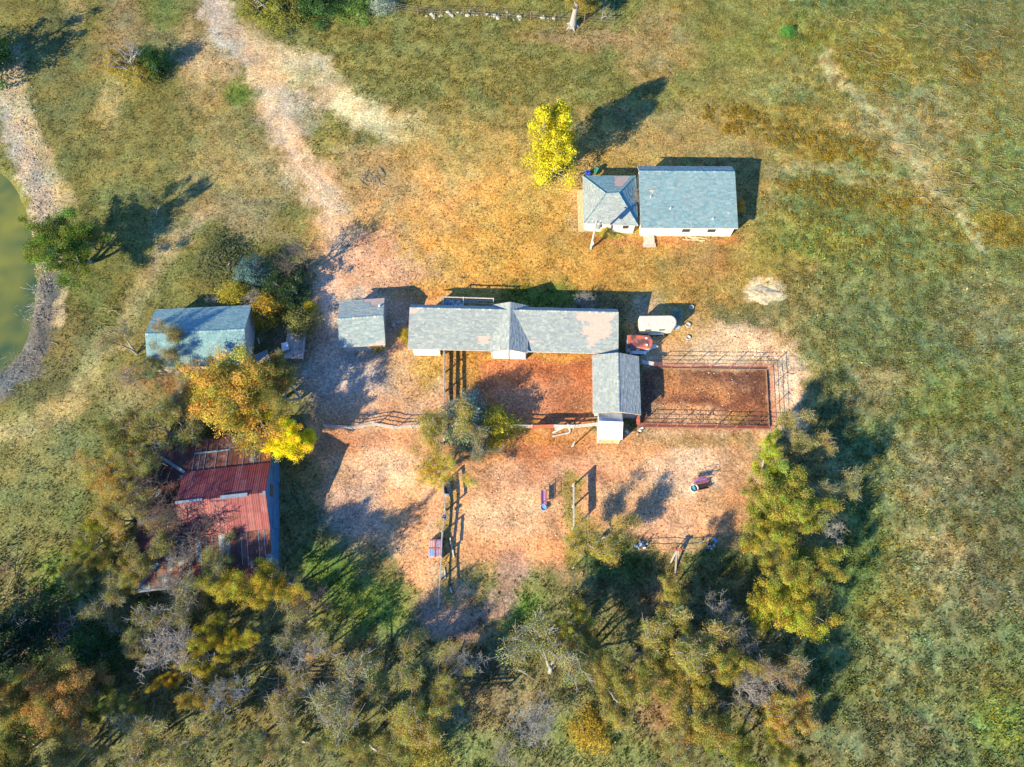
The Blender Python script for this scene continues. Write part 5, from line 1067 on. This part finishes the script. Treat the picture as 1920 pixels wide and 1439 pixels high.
def tree(px, py, r_px, h, key, col, label, group=None, rz=None, base=False):
    """px,py: where the crown's middle shows (or the foot, if base); r_px crown radius in picture units; h height in metres"""
    pr = PROTO[key]; hc = 0 if base else h*.55
    p = P(px, py, hc); q = G(*[float(v) for v in (960, 719)]); z = float(gz(p.x, p.y)); loc = (p.x, p.y, z)
    name = KN.get(key, 'bare_tree' if key.startswith('bare') else 'autumn_tree')
    cat = 'shrub' if key in ('shrub', 'twiggy', 'twiggy_bare') else 'tree'
    t = thing(name, label, cat, loc, group or ('shrubs about the farm' if cat == 'shrub' else 'trees about the farm'), rz if rz is not None else rnd.uniform(0, 6.28))
    dep = np.linalg.norm(np.array((p.x, p.y, hc))-CAM)*math.cos(math.atan(math.hypot(px-960, py-719)/FPX)); r = r_px*dep/FPX
    if key[:4] in ('leaf', 'thin', 'oak', 'bare'): r *= 1.3 if key[0] != 'b' else 1.1
    t.scale = (r/pr['r'], r/pr['r'], h/pr['h'])
    for nm, me in (('trunk', pr['t']), ('branches', pr['b']), ('crown', pr['c'])):
        if me is None: continue
        o = bpy.data.objects.new(nm, me); link(o, t)
        if nm == 'crown': kk = 1.38 if key[:4] == 'thin' else 1.12; o.color = (col[0]*1.12*kk, min(.8, col[1]*1.24*kk), col[2]*1.5+.022, 1)
        if nm == 'branches': o['kind'] = 'stuff'
    return t
YEL = (.62, .46, .012); LIME = (.58, .45, .012); OLV = (.19, .165, .035); GLD = (.36, .245, .03); ORN = (.40, .215, .035); BRN = (.26, .165, .055); DKG = (.055, .105, .014); GRN = (.10, .155, .02); SAGE = (.28, .31, .20); TAW = (.29, .215, .075)
# lone trees in the meadows
tree(1033, 322, 42, 12.5, 'cedar', LIME, 'tall bright yellow green cedar standing alone north of the hip roofed house', rz=.3, base=True)
tree(136, 462, 70, 7.5, 'oak', (.13, .16, .012), 'dark green spreading juniper on the bank of the pond', rz=1.0)
tree(262, 148, 46, 6.0, 'dead', GRN, 'dead twisted pale tree with orange tufts in the upper left meadow', rz=2.2, base=True)
tree(217, 112, 19, 2.6, 'shrub', (.33, .22, .02), 'small orange bush left of the dead twisted tree'); tree(262, 132, 24, 2.4, 'shrub', (.27, .20, .03), 'yellow brown bush under the dead twisted tree'); tree(284, 112, 22, 3.6, 'shrub', DKG, 'dark green bush right of the dead twisted tree')
tree(278, 385, 24, 4.5, 'thin2', (.16, .15, .04), 'thin small tree in the shadow of the pond juniper'); tree(276, 362, 10, 3.0, 'dead', OLV, 'short dead snag above the shadow of the pond juniper')
tree(-62, 92, 44, 8.0, 'juniper', DKG, 'dark evergreen mostly outside the upper left edge'); tree(505, -6, 40, 4.0, 'juniper', (.20, .19, .02), 'yellow green bush beside the drive at the top edge'); tree(600, -14, 38, 4.0, 'juniper', DKG, 'dark bush at the top edge right of the drive')
tree(1078, -22, 42, 7.0, 'oak', (.27, .20, .03), 'gold tree with a thick pale trunk at the top boundary fence'); tree(1130, 20, 20, 3.0, 'dead', OLV, 'fallen grey branches beside the pasture gate')
t = thing('tree_stump', 'thick pale tree trunk leaning by the top boundary fence', 'trunk', G(1073, 50)); mb = MB(); mb.tube([(0, 0, -.2), (.05, 0, .4), (.15, .05, 2.2), (.3, .1, 4.2)], [.85, .6, .42, .3], 12); mb.build('stem', M['pale_bark'], t, smooth=True)
for k in range(5): mb = MB(); q = k*1.25; mb.tube([(math.cos(q)*.4, math.sin(q)*.4, .4), (math.cos(q)*.9, math.sin(q)*.9, .05), (math.cos(q)*1.3, math.sin(q)*1.3, -.1)], [.25, .16, .06], 6); mb.build('root', M['pale_bark'], t, smooth=True)
tree(1385, 386, 9, 2.0, 'shrub', (.50, .23, .02), 'bright orange bush at the east wall of the farmhouse'); tree(1198, 372, 24, 3.6, 'twiggy_bare', BRN, 'bare shrub in the gap between the two houses', rz=.5); tree(1089, 566, 24, 2.0, 'twiggy_bare', BRN, 'bare tawny shrub behind the long stable')
tree(1138, 434, 9, 1.2, 'shrub', (.40, .28, .04), 'small golden bush at the foot of the hip roofed house'); tree(765, 628, 13, 1.6, 'shrub', (.38, .26, .02), 'yellow bush at the west end of the long stable'); tree(709, 648, 10, 1.4, 'shrub', (.26, .20, .03), 'olive vine bush at the south side of the small shed')
tree(1270, 588, 9, .9, 'shrub', SAGE, 'grey green weed clump by the nose of the white trailer'); tree(1773, 57, 8, .9, 'shrub', (.10, .26, .03), 'small vivid green bush in the upper right field') if False else tree(1479, 57, 10, 1.0, 'shrub', (.10, .26, .03), 'small vivid green bush in the upper right field')
tree(665, 14, 26, 1.8, 'shrub', (.15, .21, .03), 'leafy bright green bush at the left end of the boundary fence'); tree(560, 8, 30, 2.2, 'shrub', (.22, .19, .04), 'yellowish olive bush at the top edge beside the dark bush'); tree(715, 6, 18, 1.8, 'shrub', SAGE, 'grey green bush behind the left end of the boundary fence')
# bushes around the shingle barn
for a_ in [(412, 485, 40, 1.3, 'shrub', (.13, .13, .035), 'broad olive bush north of the shingle barn'), (468, 508, 22, 3.2, 'shrub', (.10, .16, .12), 'blue green bush among the shrubs north of the shingle barn'), (540, 535, 28, 4.2, 'juniper', (.05, .085, .02), 'large dark green bush beside the driveway'), (560, 485, 40, 6.5, 'bare3', OLV, 'tall leafless tree shading the driveway north of the shingle barn'),
           (500, 578, 25, 3.0, 'shrub', (.46, .27, .02), 'orange bush at the northeast corner of the shingle barn'), (442, 560, 26, 2.4, 'shrub', (.36, .27, .02), 'yellow bush against the north eave of the shingle barn'), (405, 566, 20, 1.8, 'twiggy', (.26, .19, .04), 'thin brown bush against the back of the shingle barn'), (562, 600, 24, 2.4, 'shrub', (.17, .16, .035), 'olive bush at the head of the concrete slab'), (582, 575, 9, 1.6, 'shrub', (.50, .36, .01), 'tiny yellow bush on the edge of the driveway'),
           (478, 560, 22, 3.4, 'twiggy_bare', BRN, 'purplish bare shrub beside the orange bush'), (322, 640, 36, 6.5, 'thin1', (.24, .17, .055), 'thin brown tree rising through the roof edge of the shingle barn'), (300, 690, 34, 4.5, 'thin2', (.16, .14, .04), 'sparse olive tree at the south west corner of the shingle barn'), (238, 650, 40, 4.5, 'thin3', (.26, .19, .05), 'sparse grey tree west of the shingle barn'), (245, 705, 34, 3.0, 'twiggy', (.33, .22, .03), 'yellowish shrub southwest of the shingle barn'), (330, 740, 44, 5.0, 'thin3', (.24, .17, .06), 'sparse tree on the brown ground south of the shingle barn'),
           (370, 770, 36, 4.0, 'bare2', OLV, 'leafless grey tree left of the big orange tree')]: tree(*a_)
# trees at the red barn
for a_ in [(462, 740, 88, 9.0, 'oak', (.47, .285, .035), 'big orange tree between the shingle barn and the red barn'), (540, 722, 56, 9.5, 'leafy2', (.24, .175, .03), 'olive brown tree on the driveway side of the big orange tree'), (528, 826, 44, 6.0, 'oak', (.80, .56, .006), 'vivid yellow tree at the corner of the red barn'), (460, 830, 32, 6.0, 'bare1', OLV, 'leafless white branched tree over the north lean-to'),
           (310, 800, 62, 6.5, 'thin1', (.21, .17, .035), 'sparse olive tree over the northwest corner of the red barn'), (250, 850, 62, 7.0, 'leafy3', (.20, .165, .035), 'olive tree northwest of the red barn'), (195, 905, 52, 6.5, 'thin2', (.33, .20, .03), 'rusty orange tree west of the red barn'), (280, 925, 56, 7.5, 'bare3', OLV, 'dark leafless tree over the west lean-to'), (345, 985, 62, 8.0, 'bare3', OLV, 'black branched tree over the south slope of the red roof'), (225, 965, 46, 6.0, 'thin1', (.30, .195, .03), 'brown leaved tree at the west eave of the red barn'),
           (165, 1010, 46, 5.5, 'leafy1', (.27, .225, .022), 'yellow olive tree beside the left meadow'), (150, 1065, 40, 5.0, 'thin2', (.30, .20, .03), 'amber tree left of the rusty lean-to corner'), (215, 1065, 42, 5.5, 'leafy3', (.30, .21, .025), 'gold tree just west of the rusty lean-to corner'), (180, 1120, 52, 5.0, 'thin3', (.20, .17, .05), 'grey green sparse tree southwest of the red barn'), (292, 870, 48, 8.0, 'thin2', (.25, .185, .04), 'amber brown tree over the northwest hip of the lean-to'), (300, 1020, 46, 7.5, 'thin1', (.24, .18, .04), 'sparse tree covering the southwest hip of the lean-to'), (262, 1085, 40, 6.5, 'thin2', (.27, .19, .035), 'amber thin tree over the southwest corner of the lean-to'), (330, 1085, 36, 6.5, 'bare2', OLV, 'leafless tree crossing the south eave of the lean-to'), (255, 930, 40, 7.0, 'thin1', (.25, .19, .035), 'olive amber tree over the west eave of the lean-to'), (385, 1075, 40, 7.0, 'thin3', (.22, .18, .05), 'greyish tree reaching over the south eave of the lean-to'), (300, 1130, 62, 6.5, 'thin3', (.20, .155, .05), 'sparse grey tree below the rusty lean-to'), (345, 1050, 44, 6.0, 'bare2', OLV, 'leafless tree standing in the south lean-to edge'),
           (470, 1085, 60, 8.5, 'leafy1', (.42, .30, .022), 'golden tree at the southeast corner of the red barn'), (535, 1090, 46, 9.0, 'leafy2', (.42, .27, .025), 'amber gold tree beside the barn shadow'), (400, 1050, 40, 6.0, 'thin2', (.22, .18, .04), 'olive tree against the south lean-to of the red barn'), (575, 1120, 40, 8.0, 'bare3', (.24, .20, .04), 'sparse tree at the edge of the barn yard grass')]: tree(*a_)
# the yard
for a_ in [(828, 815, 60, 6.0, 'thin1', (.30, .205, .03), 'sparse ochre tree where the yard fences meet'), (832, 870, 46, 5.0, 'thin2', (.42, .28, .02), 'gold leaved tree south of the fence junction'), (872, 778, 34, 4.2, 'shrub', SAGE, 'silvery green bush at the fence junction'), (868, 812, 26, 3.4, 'shrub', (.27, .29, .14), 'pale green bush below the silvery bush'), (932, 798, 28, 3.2, 'shrub', (.36, .29, .02), 'yellow green feathery bush on the pen fence'), (882, 848, 40, 4.5, 'thin3', (.22, .17, .06), 'greyish bare topped tree beside the red earth'),
           (1130, 1010, 58, 5.5, 'thin1', (.32, .225, .03), 'gold tree between the two board fence and the eastern yard')]: tree(*a_)
# eastern row
for a_ in [(1448, 868, 42, 6.5, 'leafy1', (.36, .34, .02), 'bright lime yellow tree below the corner of the red pen'), (1505, 820, 46, 6.0, 'thin1', (.27, .20, .055), 'tawny sparse tree right of the red pen corner'), (1545, 905, 44, 6.5, 'thin3', (.25, .21, .06), 'grey tree on the outer side of the eastern row'), (1480, 925, 62, 8.0, 'oak', (.28, .24, .028), 'broad yellow olive tree in the middle of the eastern row'), (1425, 985, 52, 7.0, 'leafy2', (.35, .27, .025), 'golden tree at the edge of the eastern yard'),
           (1490, 1000, 62, 8.5, 'leafy1', (.31, .26, .025), 'tall golden tree in the eastern row'), (1500, 1070, 62, 8.0, 'leafy3', (.30, .24, .03), 'olive gold tree in the lower part of the eastern row'), (1485, 1130, 58, 7.5, 'oak', (.37, .29, .02), 'brightest gold tree at the south tip of the eastern row'), (1545, 985, 36, 7.0, 'bare1', OLV, 'leafless pale tree east of the tall golden tree')]: tree(*a_)
# southern wood
W = [(1258, 1130, 46, 7.0, 'leafy3', (.32, .245, .04), 'pale gold tree under the leaning boards'), (1290, 1200, 70, 7.5, 'thin1', (.28, .215, .045), 'wide sparse tree in the southeastern wood'), (1248, 1270, 62, 7.0, 'leafy2', (.31, .225, .035), 'yellow brown tree east of the white scrap'), (1335, 1270, 62, 7.5, 'leafy1', (.33, .24, .03), 'gold tree in the heart of the southeastern wood'), (1350, 1150, 34, 5.0, 'bare1', OLV, 'small pale leafless tree north of the southeastern wood'),
     (1385, 1200, 34, 5.5, 'bare1', OLV, 'small grey leafless tree between the eastern row and the wood'), (1440, 1235, 48, 6.5, 'thin3', (.28, .17, .06), 'brownish grey tree facing the right hand field'), (1400, 1295, 52, 6.5, 'bare2', OLV, 'wide leafless tree in the southeastern wood'), (1450, 1320, 48, 6.5, 'thin2', (.36, .225, .03), 'orange gold tree at the right edge of the wood'), (1490, 1340, 44, 6.0, 'thin1', (.33, .19, .035), 'rusty tree at the outermost right edge of the wood'), (1310, 1345, 66, 7.0, 'leafy3', (.30, .215, .035), 'olive gold tree near the bottom of the southeastern wood'), (1400, 1395, 58, 6.5, 'leafy2', (.24, .22, .025), 'greenish yellow tree at the bottom edge right of the wood'), (1480, 1420, 40, 6.0, 'leafy1', (.31, .24, .03), 'gold tree cut by the bottom edge at right'), (1280, 1420, 52, 5.5, 'thin2', (.27, .20, .05), 'thin tree cut by the bottom edge in the southeastern wood'),
     (1066, 1165, 54, 7.0, 'leafy1', (.31, .25, .03), 'yellow olive tree at the south end of the wire fence'), (1100, 1235, 58, 7.5, 'leafy3', (.26, .20, .035), 'olive tree below the wire fence'), (1035, 1265, 86, 8.5, 'thin3', (.24, .20, .055), 'very wide grey branched tree in the lower middle'), (1150, 1300, 48, 6.0, 'thin1', (.30, .21, .03), 'ochre tree left of the white scrap'), (1110, 1372, 28, 2.4, 'shrub', (.40, .25, .02), 'bright orange low bush at the lower middle'), (1010, 1340, 52, 4.5, 'twiggy_bare', OLV, 'pale bare thicket below the wide grey tree'),
     (880, 1248, 40, 4.5, 'bare1', OLV, 'bluish leafless tree at the bottom clearing'), (828, 1285, 44, 5.5, 'thin2', (.29, .21, .035), 'gold olive tree left of the plank fence'), (750, 1250, 56, 6.0, 'thin1', (.24, .195, .05), 'sparse tree under the curved dirt track'), (690, 1285, 78, 8.0, 'thin3', (.22, .18, .06), 'large greyish tree at the bottom left of the clearing'), (760, 1350, 62, 6.5, 'thin2', (.31, .22, .035), 'ochre tree at the bottom of the clearing'), (800, 1405, 28, 3.0, 'shrub', (.30, .23, .03), 'golden bush at the bottom edge below the clearing'), (680, 1400, 62, 6.0, 'leafy3', (.24, .19, .04), 'dull olive tree at the bottom edge'), (640, 1330, 48, 6.0, 'bare2', OLV, 'leafless tree between the greyish tree and the dark hollow'),
     (632, 1388, 34, 5.0, 'leafy1', (.42, .36, .02), 'lime yellow tree at the bottom edge'), (575, 1300, 50, 6.0, 'thin3', (.27, .19, .05), 'tawny tree right of the dark hollow'), (585, 1225, 46, 6.5, 'bare1', OLV, 'white stemmed leafless tree above the old dark fence'), (530, 1180, 50, 6.0, 'thin3', (.22, .18, .05), 'thin greyish tree below the amber gold tree'), (440, 1300, 50, 8.5, 'bare1', OLV, 'tall ghost grey leafless tree in the left wood'), (445, 1190, 36, 6.5, 'leafy2', (.42, .30, .02), 'slim gold tree in the left wood'), (385, 1225, 50, 6.5, 'leafy1', (.38, .28, .02), 'yellow tree in the middle of the left wood'), (390, 1305, 44, 6.0, 'leafy3', (.34, .22, .03), 'amber tree left of the ghost grey tree'), (320, 1285, 26, 5.0, 'leafy2', (.46, .27, .02), 'small orange tree in the left wood'),
     (330, 1195, 66, 7.0, 'bare2', OLV, 'broad leafless tree below the rusty lean-to'), (255, 1200, 40, 5.5, 'thin2', (.20, .16, .045), 'olive thin tree right of the brush pile'), (345, 1395, 66, 6.5, 'thin1', (.25, .19, .045), 'brown olive tree on the bottom edge at left'), (240, 1410, 58, 6.0, 'thin3', (.24, .18, .05), 'sparse tree in the bottom left corner wood'), (140, 1300, 72, 8.0, 'oak', (.34, .19, .04), 'large copper brown tree in the bottom left corner'), (60, 1290, 62, 7.5, 'leafy2', (.33, .205, .04), 'copper tree at the left edge'), (40, 1385, 72, 7.5, 'leafy3', (.24, .19, .03), 'olive tree in the far bottom left corner'), (140, 1400, 52, 6.0, 'thin1', (.26, .18, .04), 'brown sparse tree beneath the large copper tree'), (205, 1330, 46, 6.5, 'leafy1', (.22, .19, .025), 'dark olive tree right of the large copper tree'), (170, 1225, 40, 3.2, 'shrub', (.06, .12, .02), 'deep green thicket below the brush pile'), (20, 1190, 44, 4.5, 'juniper', (.04, .07, .02), 'dark bush at the left edge above the copper tree'), (480, 1380, 44, 5.5, 'thin2', (.15, .14, .04), 'dim olive tree in the dark hollow'), (550, 1400, 44, 5.5, 'thin1', (.22, .17, .05), 'thin tree on the bottom edge right of the dark hollow'), (940, 1420, 34, 2.4, 'twiggy', (.22, .2, .05), 'low shrub on the bottom edge in the middle'), (1200, 1230, 34, 5.5, 'thin1', (.2, .17, .04), 'shaded thin tree between the wide grey tree and the southeastern wood')]
for a_ in W: tree(*a_)

tree(-75, 1235, 60, 13.0, 'oak', (.10, .12, .02), 'tall unseen dark tree added beyond the left edge for shade'); tree(-90, 1330, 60, 14.0, 'leafy2', (.12, .12, .02), 'tall unseen olive tree added left of the copper tree for shade'); tree(40, 1500, 60, 12.0, 'oak', (.14, .13, .02), 'tall unseen tree added below the bottom left corner for shade')  # unseen trees beyond the frame, added to shade the lower left corner

# ------------------------------------------------------------------ dead wood
def branches(name, label, px, py, n_, spread, length, mat, up=.3, cat='branches'):
    t = thing(name, label, cat, G(px, py))
    for i in range(n_):
        q = rnd.uniform(0, 6.28); c_ = Vector((rnd.gauss(0, spread), rnd.gauss(0, spread*.7), 0)); d = Vector((math.cos(q), math.sin(q), 0)); l = length*rnd.uniform(.4, 1.0); pts = []
        z0 = rnd.uniform(.08, up+.1); z1 = rnd.uniform(.08, up*2)
        for k in range(4): f = k/3-.5; pts.append(c_+d*l*f+Vector((rnd.gauss(0, .06*l), rnd.gauss(0, .06*l), z0+(z1-z0)*k/3)))
        mb = MB(); r = rnd.uniform(.02, .05)*(length/3)**.5; mb.tube(pts, [r, r*.9, r*.7, r*.4], 5); mb.build('branch', mat, t)
branches('brush_pile', 'dark heap of cut branches at the left edge of the wood', 60, 1165, 60, 2.2, 5.5, M['brown_wood'], .9, 'brush pile')
branches('brush_pile', 'small dark heap of branches by the left edge', 5, 1075, 22, 1.1, 3.5, M['brown_wood'], .6, 'brush pile')
branches('brush_pile', 'grey branches with pale poles beside the brush heap', 115, 1190, 40, 1.5, 4.0, M['bark'], .7, 'brush pile')
branches('driftwood', 'grey tangled driftwood along the lower pond bank', 75, 590, 90, 1.4, 1.6, M['bark'], .2, 'driftwood')
branches('driftwood', 'pale driftwood sticks at the south end of the pond', 40, 690, 90, 2.2, 1.4, M['bark'], .2, 'driftwood')
branches('driftwood', 'bluish twig litter at the bend of the pond bank', 80, 545, 40, 1.0, 1.6, M['bark'], .25, 'driftwood')
branches('dead_branches', 'pale dead branches lying in the dry grass left of the yellow cedar', 703, 335, 26, 1.3, 2.4, M['pale_bark'], .2)
branches('dead_branches', 'fallen poles crossing in the dark hollow', 500, 1300, 9, 1.6, 5.0, M['bark'], .5)
branches('dead_branches', 'fallen grey limbs east of the ghost grey tree', 535, 1292, 6, .8, 3.0, M['pale_bark'], .4)
branches('dead_branches', 'twigs on the shaded floor east of the shingle barn', 515, 625, 14, 1.3, 1.8, M['bark'], .2)
branches('dead_branches', 'short dead twigs at the bottom right of the field', 1760, 1410, 16, 1.8, 1.2, M['pale_bark'], .25)
branches('dead_branches', 'dark uprooted twigs beside the gravel drive', 420, 65, 18, .9, 1.6, M['dark_bark'], .2)
